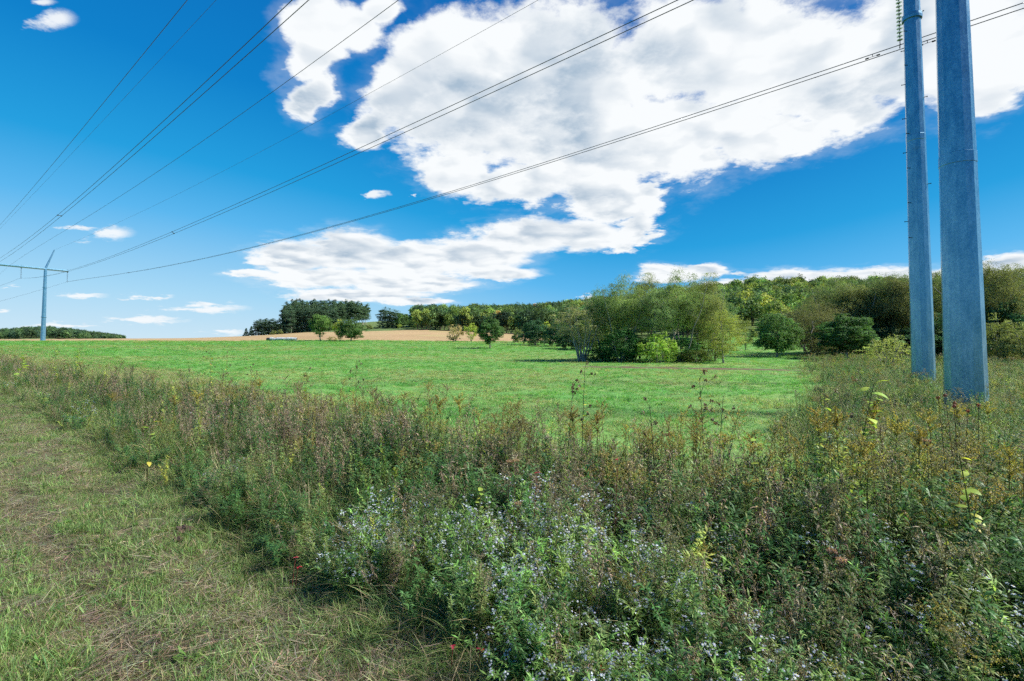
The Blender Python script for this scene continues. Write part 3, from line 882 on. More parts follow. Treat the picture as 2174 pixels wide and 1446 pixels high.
# many-stemmed shrub tree with bare limbs
bt = build_tree(31, 7, 7.5, 'round', (0.15, 0.15, 0.075), .11, 150, 60, base=.30, stems=8, clr=.55, trunk_r=.17, bare=.1)
place(bt, 7, 7.5, 1235, 62, 645, 128, 'shrub_tree', 'shrub tree with bare grey fanning limbs at the left end of the willow clump')
bushg = build_tree(32, 3, 3.5, 'round', (0.085, 0.115, 0.03), .1, 60, 110, base=.0, stems=4, clr=.45)
bushd = build_tree(33, 4, 4.5, 'round', (0.03, 0.085, 0.025), .13, 80, 130, base=.0, stems=4, clr=.55)
bushy = build_tree(34, 4, 4.5, 'round', (0.17, 0.23, 0.045), .13, 80, 110, base=.0, stems=5, clr=.5)
place(bushg, 3, 3.5, 1266, 62, 738, 50, 'shrub', 'small dull green bush at the foot of the shrub tree', 'shrub')
place(bushd, 4, 4.5, 1318, 60, 698, 90, 'shrub', 'dark green leafy bush under the willows', 'shrub')
place(bushy, 4, 4.5, 1397, 58, 706, 84, 'shrub', 'bright yellow-green bush in front of the willow clump', 'shrub')
place(bushg, 3, 3.5, 1475, 60, 742, 70, 'shrub', 'low olive bush at the right foot of the willow clump', 'shrub')
# willows
wl = [build_tree(40 + k, 11, 6.5, 'willow', c_, .165, 80, 165, base=b_, stems=s_, clr=.85, trunk_r=.2, droop=.1)
      for k, (c_, b_, s_) in enumerate((((0.082, 0.125, 0.052), .42, 2), ((0.095, 0.135, 0.052), .46, 3), ((0.115, 0.135, 0.052), .34, 2), ((0.08, 0.12, 0.055), .48, 1)))]
wn = ['leftmost tall willow of the central clump', 'second willow from the left in the central clump', 'third willow from the left, one of the tallest of the central clump', 'willow in the middle of the central clump, in front',
      'tall willow right of the middle of the central clump', 'tallest willow of the central clump, against the white cloud', 'willow with pale leaning trunk at the right of the central clump', 'willow at the right edge of the central clump, brownish green']
for k, (px, Y, tp, w) in enumerate(((1284, 63, 606, 84), (1318, 61, 592, 84), (1366, 64, 587, 88), (1388, 60, 622, 84), (1418, 66, 600, 84), (1447, 61, 581, 96), (1492, 62, 588, 84), (1518, 64, 628, 66))):
    place(wl[k % 4], 11, 6.5, px, Y, tp, w, 'willow_tree', wn[k], group='willows of the central clump')
yt = build_tree(50, 8, 6, 'round', (0.125, 0.145, 0.04), .12, 110, 90, base=.14, clr=.7, trunk_r=.13)
place(yt, 8, 6, 1536, 57, 660, 92, 'slender_tree', 'slender yellow-olive tree with thin trunk just right of the willow clump')
place(yt, 8, 6, 1582, 100, 680, 46, 'slender_tree', 'small thin-crowned tree on the grass gap between willows and round bush')
for k, (px, Y, tp, w, m_, c_) in enumerate(((1345, 63, 712, 80, bushg, 'olive undergrowth bush behind the dark green leafy bush'), (1440, 62, 718, 90, bushd, 'dark undergrowth bush between the yellow-green bush and the pale leaning trunk'),
                                 (1505, 63, 706, 90, bushg, 'olive undergrowth bush at the right end inside the willow clump'), (1290, 64, 716, 70, bushg, 'olive undergrowth bush at the left end inside the willow clump'))):
    place(m_, 4 if m_ is bushd else 3, 4.5 if m_ is bushd else 3.5, px, Y, tp, w, 'shrub', c_, 'shrub', 'undergrowth of the willow clump')
# right side
place(rB, 8, 7.2, 1650, 74, 663, 92, 'deciduous_tree', 'round dense green tree at the right edge of the green field', group='trees at the right edge of the field')
dkw = build_tree(60, 9, 8.5, 'willow', (0.088, 0.098, 0.045), .16, 120, 190, base=.06, stems=5, clr=.9)
place(dkw, 9, 8.5, 1722, 80, 640, 150, 'willow_tree', 'wide dark brownish willow between the two round green trees', group='trees at the right edge of the field')
place(rC, 8, 6, 1795, 68, 668, 112, 'deciduous_tree', 'round dark green tree left of the yellow bush', group='trees at the right edge of the field')
wr = [build_tree(70 + k, 12, 6.5, 'willow', c_, .17, 105, 190, base=.30, stems=2, clr=.95, trunk_r=.22, droop=.1)
      for k, c_ in enumerate(((0.072, 0.098, 0.042), (0.088, 0.10, 0.042), (0.066, 0.10, 0.042)))]
wrn = ['leftmost', 'second', 'third', 'fourth', 'fifth', 'sixth', 'seventh', 'eighth', 'ninth']
rowL = ((1775, 88, 597, 100), (1812, 86, 602, 95), (1850, 90, 597, 95), (1880, 84, 592, 95), (1912, 82, 585, 100), (1940, 88, 590, 90), (1985, 84, 584, 80))
for k, (px, Y, tp, w) in enumerate(rowL):
    place(wr[k % 3], 12, 6.5, px, Y, tp, w, 'willow_tree', wrn[k] + ' of the tall dark willows in the row left of the steel poles', group='tall dark willows in the right-hand row')
for k, (px, Y, tp, w, s_) in enumerate(((2112, 66, 556, 120, 'tallest dark willow right of the thick pole'), (2155, 70, 580, 110, 'second dark willow right of the thick pole'), (2215, 68, 575, 130, 'dark willow at the right picture edge'), (2060, 85, 588, 90, 'dark willow seen directly behind the thick pole'),
                                 (2300, 66, 560, 150, 'dark willow beyond the right picture edge'), (2420, 62, 570, 150, 'outermost dark willow beyond the right picture edge'))):
    place(wr[(k + 1) % 3], 12, 6.5, px, Y, tp, w, 'willow_tree', s_, group='tall dark willows right of the poles')
for k, (px, Y, tp, w, m_, s_) in enumerate(((1765, 84, 672, 110, dk1, 'dark undergrowth tree at the left end of the willow row'), (1850, 82, 690, 110, dk1, 'dark undergrowth tree under the willow row, left part'), (1925, 80, 700, 110, dk1, 'dark undergrowth tree under the willow row, behind the yellow bush'),
                                 (2035, 78, 690, 90, dk1, 'dark undergrowth tree behind the gap between the poles'), (2125, 60, 672, 95, ol1, 'olive bush right of the thick pole'), (2140, 64, 640, 120, dk1, 'dark bushy tree right of the thick pole, below the tall willows'), (1985, 80, 665, 100, dk1, 'dark undergrowth tree seen in the gap between the two poles'), (2185, 55, 690, 110, ol1, 'olive bush at the right picture edge'))):
    place(m_, 6, 7, px, Y, tp, w, 'shrub', s_, 'shrub', 'undergrowth below the willows on the right')
spy = build_tree(80, 3.2, 4, 'round', (0.155, 0.175, 0.06), .12, 60, 40, base=.08, stems=6, clr=.42)
place(spy, 3.2, 4, 1882, 45, 710, 100, 'shrub', 'pale yellow open-branched shrub standing in the weeds left of the poles', 'shrub')

# pine plantation on the knoll, left of centre
pn = [build_tree(90 + k, 17, 6.5, 'pine', c_, .42, 64, 70, base=b_, clr=1.25, flat=.5, trunk_r=.22) for k, (c_, b_) in enumerate((((0.038, 0.068, 0.042), .02), ((0.042, 0.072, 0.04), .35), ((0.034, 0.062, 0.044), .0)))]
sprc = build_tree(95, 8, 4, 'cone', (0.025, 0.055, 0.035), .35, 60, 50, base=.03, clr=.7, trunk_r=.15)
k = 0
for px in np.arange(603, 778, 6.4):
    for row, (Yb, top) in enumerate(((306, 657), (322, 649), (345, 645))):
        if px > 720 and row == 0: continue
        tp = top + random.uniform(-3, 3) + (6 if px > 765 else 0) + (6 if px < 612 else 0)
        place(pn[1 if (px > 715) else (k % 3)], 17, 6.5, px + random.uniform(-3, 3), Yb + random.uniform(-6, 6) + max(0, px - 700) * .15, tp, random.uniform(20, 26), 'pine_tree',
              'dark pine in the dense plantation on the knoll left of centre' if px <= 715 else 'pine with bare lower trunk at the open right end of the plantation on the knoll', 'pine tree',
              'pines of the plantation on the knoll' if px <= 715 else 'open pines at the right end of the plantation'); k += 1
for k, px in enumerate(np.arange(543, 594, 5.5)):
    place(pn[0 if k % 2 else 2], 17, 6.5, px, 300 + (k % 3) * 8, 679 + abs(px - 568) * .25 + random.uniform(-2, 2), 24, 'pine_tree', 'dark pine in the lower clump left of the plantation', 'pine tree', 'pines of the lower left clump')
place(sprc, 8, 4, 522, 298, 696, 11, 'spruce_tree', 'small dark spruce, leftmost of all the trees on the crest', 'spruce tree')
place(sprc, 8, 4, 533, 305, 692, 12, 'spruce_tree', 'small dark spruce second from the left on the crest', 'spruce tree')
place(sprc, 8, 4, 596, 300, 684, 16, 'spruce_tree', 'dark spruce between the lower clump and the plantation', 'spruce tree')
place(ol1, 6, 7, 580, 285, 701, 16, 'shrub', 'small grey-green bush in front of the lower pine clump', 'shrub')
place(ol1, 6, 7, 595, 285, 699, 12, 'shrub', 'small olive bush right of the grey-green one', 'shrub')
place(ol1, 6, 7, 783, 285, 688, 18, 'shrub', 'small round bush on the grassy knoll', 'shrub')
for k, px in enumerate((812, 822, 832, 842, 853, 864)):
    place(pn[0] if k < 4 else rB, 17 if k < 4 else 8, 6.5 if k < 4 else 7.2, px, 290 + (k % 2) * 14, 655 + (k * 2.5), 30, 'knoll_tree', ('leftmost', 'second', 'third', 'fourth', 'fifth', 'sixth')[k] + ' tree from the left in the small grove right of the grassy knoll', 'tree', 'small grove right of the grassy knoll')
place(rB, 8, 7.2, 878, 280, 679, 26, 'deciduous_tree', 'round green tree at the right end of the knoll grove')
place(ygt, 6, 6, 848, 285, 688, 12, 'shrub', 'small yellowish bush under the knoll grove', 'shrub')

# ------------------------------------------------------------------ instancing helper for uncountable stuff
def scatter(name, protos, P, rot, scale, idx, label=None, cat=None):
    coll = bpy.data.collections.new(name + '_kinds')
    for i, me in enumerate(protos):
        o = bpy.data.objects.new('%s_kind_%02d' % (name, i), me); coll.objects.link(o)
    me = bpy.data.meshes.new(name)
    n = len(P)
    me.vertices.add(n); me.vertices.foreach_set('co', np.asarray(P, float).ravel())
    for nm, ty, key, arr in (('rot', 'FLOAT_VECTOR', 'vector', rot), ('scl', 'FLOAT_VECTOR', 'vector', scale), ('idx', 'INT', 'value', idx)):
        at_ = me.attributes.new(nm, ty, 'POINT'); at_.data.foreach_set(key, np.asarray(arr).ravel().astype(np.int32 if ty == 'INT' else np.float32))
    me.update()
    o = bpy.data.objects.new(name, me); C.objects.link(o)
    ng = bpy.data.node_groups.new(name + '_scatter', 'GeometryNodeTree')
    ng.interface.new_socket('Geometry', in_out='INPUT', socket_type='NodeSocketGeometry')
    ng.interface.new_socket('Geometry', in_out='OUTPUT', socket_type='NodeSocketGeometry')
    N = ng.nodes; L = ng.links
    gi = N.new('NodeGroupInput'); go = N.new('NodeGroupOutput')
    m2p = N.new('GeometryNodeMeshToPoints'); ip = N.new('GeometryNodeInstanceOnPoints'); ci = N.new('GeometryNodeCollectionInfo')
    ci.inputs['Collection'].default_value = coll; ci.inputs['Separate Children'].default_value = True; ci.inputs['Reset Children'].default_value = True
    def na(nm, ty):
        a = N.new('GeometryNodeInputNamedAttribute'); a.data_type = ty; a.inputs['Name'].default_value = nm
        return [s for s in a.outputs if s.enabled and s.name == 'Attribute'][0]
    L.new(gi.outputs[0], m2p.inputs['Mesh']); L.new(m2p.outputs[0], ip.inputs['Points']); L.new(ci.outputs[0], ip.inputs['Instance'])
    ip.inputs['Pick Instance'].default_value = True
    L.new(na('idx', 'INT'), ip.inputs['Instance Index']); L.new(na('rot', 'FLOAT_VECTOR'), ip.inputs['Rotation']); L.new(na('scl', 'FLOAT_VECTOR'), ip.inputs['Scale'])
    L.new(ip.outputs[0], go.inputs[0])
    md = o.modifiers.new('scatter', 'NODES'); md.node_group = ng
    tag(o, label, cat, kind='stuff')
    return o

def rots(n, tilt=0.12): return np.stack([R.normal(0, tilt, n), R.normal(0, tilt, n), R.uniform(0, 6.28, n)], 1)

# wooded hills
def far_tree(seed, col, H=13, Wd=9, nclu=22, nleaf=42, leaf=.75):
    g_ = np.random.default_rng(seed); a = Acc()
    for c in range(nclu):
        p = g_.normal(size=3); p /= np.linalg.norm(p); p *= g_.uniform(.3, 1) ** .5
        cc = np.array([p[0] * Wd * .42, p[1] * Wd * .42, H * .58 + p[2] * H * .36])
        rad = g_.uniform(1.2, 2.2); sh = np.exp(g_.normal(0, .22))
        q = g_.normal(size=(nleaf, 3)); q /= np.linalg.norm(q, axis=1)[:, None]; q *= (g_.uniform(0, 1, nleaf) ** .4)[:, None] * rad
        nn = q + g_.normal(0, .5, q.shape) * rad; nn[:, 2] += rad * .3
        leafquads(a, cc + q, leaf * g_.uniform(.7, 1.3, nleaf), nn, vary(np.array(col) * sh * 1.15, nleaf, .18, g_), asp=.75)
    tube(a, [(0, 0, -1), (0, 0, H * .5)], [.3, .15], (0.16, 0.14, 0.11), 5)
    return a.mesh('far_tree', M_far)
fcols = [(0.048, 0.085, 0.038), (0.066, 0.112, 0.042), (0.09, 0.14, 0.045), (0.036, 0.068, 0.040), (0.18, 0.21, 0.055), (0.25, 0.165, 0.06), (0.13, 0.18, 0.05)]
FT = [far_tree(200 + k, c) for k, c in enumerate(fcols)]
def wood(name, px0, px1, Y0f, Y1, n, probs, label, scale=(0.75, 1.15)):
    px = R.uniform(px0, px1, n * 3); Y = np.sqrt(R.uniform(140 ** 2, Y1 ** 2, n * 3))
    y0 = np.interp(px, *Y0f); k = Y > y0
    px, Y = px[k][:n], Y[k][:n]
    X = (px - 1087) / F * Y
    s = R.uniform(*scale, len(X))
    P = np.stack([X, Y, zg(X, Y) - .5], 1)
    idx = R.choice(len(FT), len(X), p=probs)
    return P, s, idx, px, Y
P_, s_, i_, px_, Y_ = wood('hill', 880, 2500, ([880, 1000, 1120, 1200, 1240, 1540, 1570, 1630, 1660, 2500], [272, 268, 262, 215, 145, 142, 178, 178, 142, 142]), 540, 4300, [.27, .26, .17, .16, .04, .01, .09], '')
# more autumn colour and light green on the right-hand slope
m_ = (px_ > 1400); j = np.where(m_)[0]; i_[j] = R.choice(7, len(j), p=[.10, .18, .26, .07, .17, .015, .205])
scatter('hill_forest', FT, P_, rots(len(P_), .04), np.repeat(s_[:, None], 3, 1), i_, 'wooded hillside of mixed green trees behind the fields', 'woodland')
# front row of the wood, one by one
front = []
for px in np.arange(886, 1130, 9.5):
    Yf = np.interp(px, [880, 1000, 1120, 1200], [270, 266, 260, 213]) + R.uniform(-3, 3)
    front.append((px, Yf))
for k, (px, Yf) in enumerate(front):
    x, y, z = spot(px, Yf)
    o = bpy.data.objects.new('woodland_tree', FT[int(R.choice([0, 0, 1, 3, 3, 6]))]); C.objects.link(o)
    s = R.uniform(.7, 1.05); o.location = (x, y, z - .4); o.scale = (s, s, s); o.rotation_euler = (0, 0, R.uniform(0, 6.28))
    tag(o, 'dark green tree in the front row of the wood behind the tan field', 'tree', 'front row of the wood behind the tan field')
# distant wooded hill at far left
n = 1500
px = R.uniform(-420, 262, n); Y = R.uniform(790, 990, n); X = (px - 1087) / F * Y
scatter('distant_wood', FT, np.stack([X, Y, zg(X, Y) - 1], 1), rots(n, .03), np.repeat(R.uniform(.9, 1.35, n)[:, None], 3, 1), R.choice([0, 3, 3, 0, 1], n), 'low wooded hill on the horizon at far left', 'woodland')
# ------------------------------------------------------------------ low vegetation kinds
def rng_disc(n, r, g_=R):
    a = g_.uniform(0, 6.283, n); q = np.sqrt(g_.uniform(0, 1, n)) * r
    return np.stack([q * np.cos(a), q * np.sin(a), np.zeros(n)], 1)

def grass_clump(n, r, h, w, cols, wts, bend=(0.3, 1.4), elv=(1.0, 1.5), seg=3, va=.22):
    a = Acc(); b = rng_disc(n, r); b[:, 2] = -0.02
    ci = R.choice(len(cols), n, p=wts)
    col = np.array(cols)[ci] * np.exp(R.normal(0, va, (n, 1)))
    ribbons(a, b, R.uniform(0, 6.283, n), R.uniform(*elv, n), R.uniform(*bend, n), h * R.uniform(.45, 1.15, n), w * R.uniform(.7, 1.2, n), col, seg, 'blade', R.normal(0, .5, n))
    return a.mesh('grass_clump', M_grass)

GR = [(0.145, 0.25, 0.07), (0.22, 0.31, 0.09), (0.42, 0.35, 0.20), (0.27, 0.215, 0.13), (0.10, 0.20, 0.07)]
CG = [(0.13, 0.36, 0.075), (0.17, 0.42, 0.085), (0.11, 0.30, 0.07), (0.27, 0.38, 0.11)]

def stemcurve(base, h, az, lean, n=5):
    t = np.linspace(0, 1, n)
    return np.stack([base[0] + math.cos(az) * lean * h * t ** 1.5, base[1] + math.sin(az) * lean * h * t ** 1.5, base[2] + h * t * (1 - .12 * lean)], 1)

def along(P, t):
    t = np.asarray(t) * (len(P) - 1); i = np.clip(t.astype(int), 0, len(P) - 2); f = (t - i)[:, None]
    return P[i] * (1 - f) + P[i + 1] * f

def aster(nst=6, h=.7, flowers=7):
    a = Acc()
    for s in range(nst):
        az = R.uniform(0, 6.28); P = stemcurve([R.normal(0, .03), R.normal(0, .03), -.03], h * R.uniform(.7, 1.1), az, R.uniform(.15, .7))
        tube(a, P, [.004, .003, .003, .002, .0015], (0.14, 0.13, 0.05), 3)
        m = 70; t = R.uniform(.15, 1, m)
        ribbons(a, along(P, t), R.uniform(0, 6.28, m), R.uniform(.0, 1.1, m), R.uniform(.2, .9, m), R.uniform(.04, .085, m), R.uniform(.008, .016, m), vary((0.16, 0.27, 0.07), m, .25), 2, 'leaf')
        # branching flower sprays
        for b in range(4):
            st = along(P, [R.uniform(.55, .97)])[0]; ba = R.uniform(0, 6.28); Q = stemcurve(st, R.uniform(.08, .2), ba, R.uniform(.5, 1.2), 4)
            tube(a, Q, .0014, (0.13, 0.16, 0.06), 3)
            m = 9; ribbons(a, along(Q, R.uniform(0, 1, m)), R.uniform(0, 6.28, m), R.uniform(0, .8, m), .4, R.uniform(.015, .03, m), .006, vary((0.16, 0.25, 0.07), m, .2), 2, 'leaf')
            f = flowers; c = along(Q, R.uniform(.45, 1, f)) + R.normal(0, .014, (f, 3))
            nr = R.normal(0, .45, (f, 3)); nr[:, 2] += 1; nr[:, :2] += np.array([.0, -.25])
            rr = R.uniform(.007, .0135, f)
            discs(a, c, rr, nr, vary((0.27, 0.31, 0.46), f, .14), 10, .45)
            discs(a, c + nr / np.linalg.norm(nr, axis=1)[:, None] * .002, rr * .3, nr, vary((0.55, 0.42, 0.12), f, .15), 4)
    return a.mesh('aster', M_weed)

def goldenrod(h=1.1, gold=(0.20, 0.175, 0.055), nst=3, leafc=(0.095, 0.145, 0.04)):
    a = Acc()
    for s in range(nst):
        P = stemcurve([R.normal(0, .05), R.normal(0, .05), -.03], h * R.uniform(.75, 1.1), R.uniform(0, 6.28), R.uniform(.03, .25), 6)
        tube(a, P, np.linspace(.005, .002, 6), (0.16, 0.13, 0.06), 3)
        m = 60; t = R.uniform(.2, .9, m)
        ribbons(a, along(P, t), R.uniform(0, 6.28, m), R.uniform(.1, .8, m), R.uniform(.3, 1.0, m), .11 * (1.15 - t) + .02, .014, vary(leafc, m, .25), 2, 'leaf')
        for b in range(9):
            t0 = R.uniform(.82, 1); st = along(P, [t0])[0]; Q = stemcurve(st, .05 + .1 * (1.05 - t0) * 4, R.uniform(0, 6.28), R.uniform(.6, 1.4), 4)
            tube(a, Q, .0012, (0.2, 0.17, 0.06), 3)
            f = 26; c = along(Q, R.uniform(.1, 1, f)) + R.normal(0, .006, (f, 3))
            leafquads(a, c, R.uniform(.008, .016, f), R.normal(size=(f, 3)), vary(gold, f, .28), .7)
    return a.mesh('goldenrod', M_weed)

def dry_weed(h=1.0, nst=5, col=(0.215, 0.17, 0.12)):
    a = Acc()
    for s in range(nst):
        P = stemcurve([R.normal(0, .06), R.normal(0, .06), -.03], h * R.uniform(.6, 1.1), R.uniform(0, 6.28), R.uniform(.05, .35), 5)
        tube(a, P, np.linspace(.0045, .0018, 5), np.array(col) * .8, 3)
        m = 46; t = R.uniform(.15, 1, m)
        # curled dead leaves: strongly bent narrow ribbons
        ribbons(a, along(P, t), R.uniform(0, 6.28, m), R.uniform(-.2, .9, m), R.uniform(1.2, 3.6, m), R.uniform(.035, .09, m), R.uniform(.005, .010, m), vary(col, m, .4), 4, 'leaf', R.normal(0, .6, m))
        for b in range(7):
            st = along(P, [R.uniform(.5, .98)])[0]; Q = stemcurve(st, R.uniform(.06, .16), R.uniform(0, 6.28), R.uniform(.2, .9), 3)
            tube(a, Q, .0013, np.array(col) * .9, 3)
            f = 10; leafquads(a, along(Q, R.uniform(.3, 1, f)) + R.normal(0, .006, (f, 3)), R.uniform(.006, .014, f), R.normal(size=(f, 3)), vary((0.24, 0.20, 0.15), f, .35), .6)
    return a.mesh('dry_weed', M_weed)

def leafy_weed(h=.9, nst=4, col=(0.055, 0.12, 0.035), ll=.085, lw=.02):
    a = Acc()
    for s in range(nst):
        P = stemcurve([R.normal(0, .05), R.normal(0, .05), -.03], h * R.uniform(.6, 1.1), R.uniform(0, 6.28), R.uniform(.05, .4), 5)
        tube(a, P, np.linspace(.005, .002, 5), (0.12, 0.10, 0.05), 3)
        m = 75; t = R.uniform(.15, 1, m)
        ribbons(a, along(P, t), R.uniform(0, 6.28, m), R.uniform(.1, 1.1, m), R.uniform(.3, 1.2, m), ll * R.uniform(.5, 1.2, m), lw * R.uniform(.6, 1.1, m), vary(col, m, .28), 2, 'leaf')
    return a.mesh('leafy_weed', M_weed)

def yellow_weed(): return leafy_weed(1.0, 3, (0.23, 0.27, 0.06), .07, .022)
def broadleaf():
    a = Acc(); m = 14
    ribbons(a, rng_disc(m, .02), R.uniform(0, 6.28, m), R.uniform(.5, 1.2, m), R.uniform(.6, 1.4, m), R.uniform(.03, .075, m), R.uniform(.012, .026, m), vary((0.075, 0.15, 0.035), m, .2), 4, 'leaf')
    return a.mesh('broadleaf', M_weed)
def straw_mat():
    a = Acc(); n = 75; b = rng_disc(n, .17); b[:, 2] = R.uniform(.0, .035, n)
    ribbons(a, b, R.normal(.4, .9, n), R.normal(.05, .15, n), R.normal(.1, .2, n), R.uniform(.05, .17, n), R.uniform(.002, .004, n), vary((0.15, 0.125, 0.09), n, .6), 2, 'blade', R.normal(0, .6, n))
    return a.mesh('dead_straw', M_grass)

def layer(n, rmin, rmax, power, cond, phi=(-54, 54)):
    """points with density ~ r^-power inside cond, over the part of the ground the camera looks at and a margin around"""
    e = 2 - power
    u = R.uniform(0, 1, n); r = (rmin ** e + u * (rmax ** e - rmin ** e)) ** (1 / e)
    ph = np.radians(R.uniform(*phi, n))
    X, Y = np.sin(ph) * r, np.cos(ph) * r
    k = cond(X, Y, r)
    return X[k], Y[k], r[k]

def vn(X, Y, s, seed):
    """cheap smooth noise in 0..1 for patches"""
    g_ = np.random.default_rng(seed); v = 0
    for k in range(5):
        a = g_.uniform(0, 6.28); f = s * g_.uniform(.6, 1.8); v = v + np.sin((X * math.cos(a) + Y * math.sin(a)) * f + g_.uniform(0, 6.28) + 1.2 * np.sin((X * math.sin(a) - Y * math.cos(a)) * f * .7))
    return 1 / (1 + np.exp(-v * 1.1))

def lay(name, protos, X, Y, sc, idx, tilt, label, cat, sink=0.0, zsc=None):
    P = np.stack([X, Y, zg(X, Y) - sink], 1)
    s3 = np.repeat(sc[:, None], 3, 1)
    if zsc is not None: s3[:, 2] = zsc
    return scatter(name, protos, P, rots(len(X), tilt), s3, idx, label, cat)

# mown track
tr_g = [grass_clump(46, .10, .095, .0042, GR, [.42, .26, .10, .10, .12], (.2, 1.3), (.7, 1.5)) for _ in range(4)]
tr_g += [grass_clump(34, .07, .15, .005, GR, [.45, .3, .1, .05, .1], (.3, 1.2), (.9, 1.5)) for _ in range(2)]
tr_g += [grass_clump(50, .10, .07, .0038, GR, [.16, .12, .36, .28, .08], (.2, 1.5), (.4, 1.4)) for _ in range(3)]
tr_g += [straw_mat() for _ in range(3)] + [broadleaf() for _ in range(2)]
X, Y, r = layer(52000, 1.6, 45, 1.25, lambda X, Y, r: (nperp(X, Y) < NW0 + .35) & (nperp(X, Y) > -7), (-62, 30))
n_ = len(X); pt = np.clip((vn(X, Y, 2.2, 3) * .55 + vn(X, Y, 6.5, 5) * .45 - .5) * 2.2 + .5, 0, 1); p2 = vn(X, Y, 6.0, 4); nn_ = nperp(X, Y)
rut = np.exp(-((nn_ - .85) / .17) ** 2) + np.exp(-((nn_ + .9) / .17) ** 2)
dryb = np.clip(pt * .50 + .8 * rut + .35 * np.exp(-((nn_ - 1.55) / .22) ** 2), 0, 1)   # wheel ruts are drier
u = R.uniform(0, 1, n_)
idx = np.where(u < dryb * .40, 6 + R.integers(0, 3, n_), np.where(u < dryb * .80, 9 + R.integers(0, 3, n_), R.integers(0, 4, n_)))
tall = (R.uniform(0, 1, n_) < .22 * (p2 > .6) * (1 - dryb)); idx[tall] = 4 + R.integers(0, 2, tall.sum())
bl = R.uniform(0, 1, n_) < .02; idx[bl] = 12 + R.integers(0, 2, bl.sum())
lay('track_grass', tr_g, X, Y, R.uniform(.7, 1.25, n_) * (1 + r * .02), idx, .15, 'short mown grass and dead straw covering the track', 'grass')

# verge: long grass understorey
vg = [grass_clump(48, .13, .50, .0055, GR, [.38, .24, .14, .10, .14], (.4, 1.7), (1.0, 1.5), 4) for _ in range(4)]
vg += [grass_clump(40, .12, .55, .0045, GR, [.10, .10, .45, .28, .07], (.4, 2.0), (.9, 1.5), 4) for _ in range(3)]
vg += [grass_clump(40, .10, .34, .006, GR, [.4, .3, .1, .05, .15], (.5, 1.8), (.9, 1.5), 4) for _ in range(2)]
edgej = lambda X, Y: (vn(X, Y, .45, 51) - .5) * np.clip(Y / 9, .3, 6) + (vn(X, Y, 2.0, 52) - .5) * np.clip(Y / 25, .2, 2)
inv = lambda X, Y, r: (((nperp(X, Y) > NW0 - .1) & (nperp(X, Y) < NW1)) | ((X > bx(Y) + edgej(X, Y) - .3) & (nperp(X, Y) > NW0) & (Y < 95)))
X, Y, r = layer(36000, 1.5, 95, 1.3, inv)
n_ = len(X); nn_ = nperp(X, Y); edge = np.clip((nn_ - NW0 + .25) / 1.0, 0.25, 1)
dp = vn(X, Y, .9, 8)
idx = np.where(R.uniform(0, 1, n_) < dp * .5, 4 + R.integers(0, 3, n_), R.integers(0, 4, n_)); sh = R.uniform(0, 1, n_) < .2; idx[sh] = 7 + R.integers(0, 2, sh.sum())
lay('verge_grass', vg, X, Y, R.uniform(.75, 1.15, n_) * (1 + r * .012) * np.clip(edge + .15, .45, 1), idx, .16, 'long green and tan grass filling the weedy verge', 'grass', zsc=R.uniform(.7, 1.15, n_) * edge)

# verge: taller weeds; height falls towards the track and on the low ground around the poles
def wh(X, Y):
    n = nperp(X, Y); a = np.interp(n, [1.9, 2.6, 3.6, 4.6], [.35, .62, .82, 1.05])
    t = X / np.maximum(Y, .1)
    lowr = np.interp(Y, [3, 5, 9, 20, 40], [1.0, .92, .72, .75, 1.0])
    return np.where((n > NW1), lowr, a)
wd = [aster() for _ in range(4)] + [goldenrod() for _ in range(4)] + [dry_weed() for _ in range(5)] + [leafy_weed() for _ in range(3)] + [yellow_weed() for _ in range(2)] + [leafy_weed(.9, 4, (0.155, 0.21, 0.07), .07, .014) for _ in range(2)] + [goldenrod(1.1, (0.15, 0.14, 0.085), 3, (0.12, 0.15, 0.055)) for _ in range(2)]
X, Y, r = layer(17500, 1.7, 92, 1.35, lambda X, Y, r: inv(X, Y, r) & (nperp(X, Y) > NW0 + .25))
n_ = len(X); nn_ = nperp(X, Y); t_ = X / Y
pa = np.clip(1.6 * np.exp(-((nn_ - 2.9) / .85) ** 2) * (t_ > -.35) * np.clip((vn(X, Y, 1.5, 21) - .33) * 4, 0, 1.6) * (r < 13), 0, 2) + .03
pd = .95 * np.exp(-((nn_ - 4.2) / 1.1) ** 2) * (t_ < .62) * (.4 + vn(X, Y, .8, 22)) + .12
pgo = (nn_ > 4.3) * (.2 + .5 * (vn(X, Y, .5, 23) > .5)) * np.where(nn_ > NW1, .6, .8) + .03
pl = .65 + .5 * vn(X, Y, .7, 24) + (.4 * (t_ > .5))
py = .05 + .16 * (nn_ > 4.3)
pm = .50 + .6 * (nn_ > NW1)
pb = .10 + .15 * (nn_ > NW1)
PR = np.stack([pa, pgo, pd, pl, py, pm, pb], 1); PR /= PR.sum(1)[:, None]
cu = np.cumsum(PR, 1); u = R.uniform(0, 1, n_)[:, None]; ty = (u > cu).sum(1)
st_ = np.array([0, 4, 8, 13, 16, 18, 20]); ct_ = np.array([4, 4, 5, 3, 2, 2, 2])
idx = st_[ty] + (R.uniform(0, 1, n_) * ct_[ty]).astype(int)
hh = wh(X, Y) * R.uniform(.75, 1.12, n_)
hh = np.where(ty == 0, np.minimum(hh * 1.15, .95), hh)
sx = np.clip(hh, .6, 1.0) * (1 + r * .008)
names = ['aster_plants', 'goldenrod_plants', 'dry_weeds', 'leafy_weeds', 'yellow_weeds', 'pale_green_weeds', 'faded_goldenrod_plants']
labs = ['mass of wild asters with tiny pale lavender flowers', 'mass of goldenrod with golden-brown plumes', 'mass of dead brown curled weeds', 'mass of dark green leafy weeds', 'scattered yellowing leafy weeds', 'mass of pale green narrow-leaved weeds', 'mass of faded brown goldenrod']
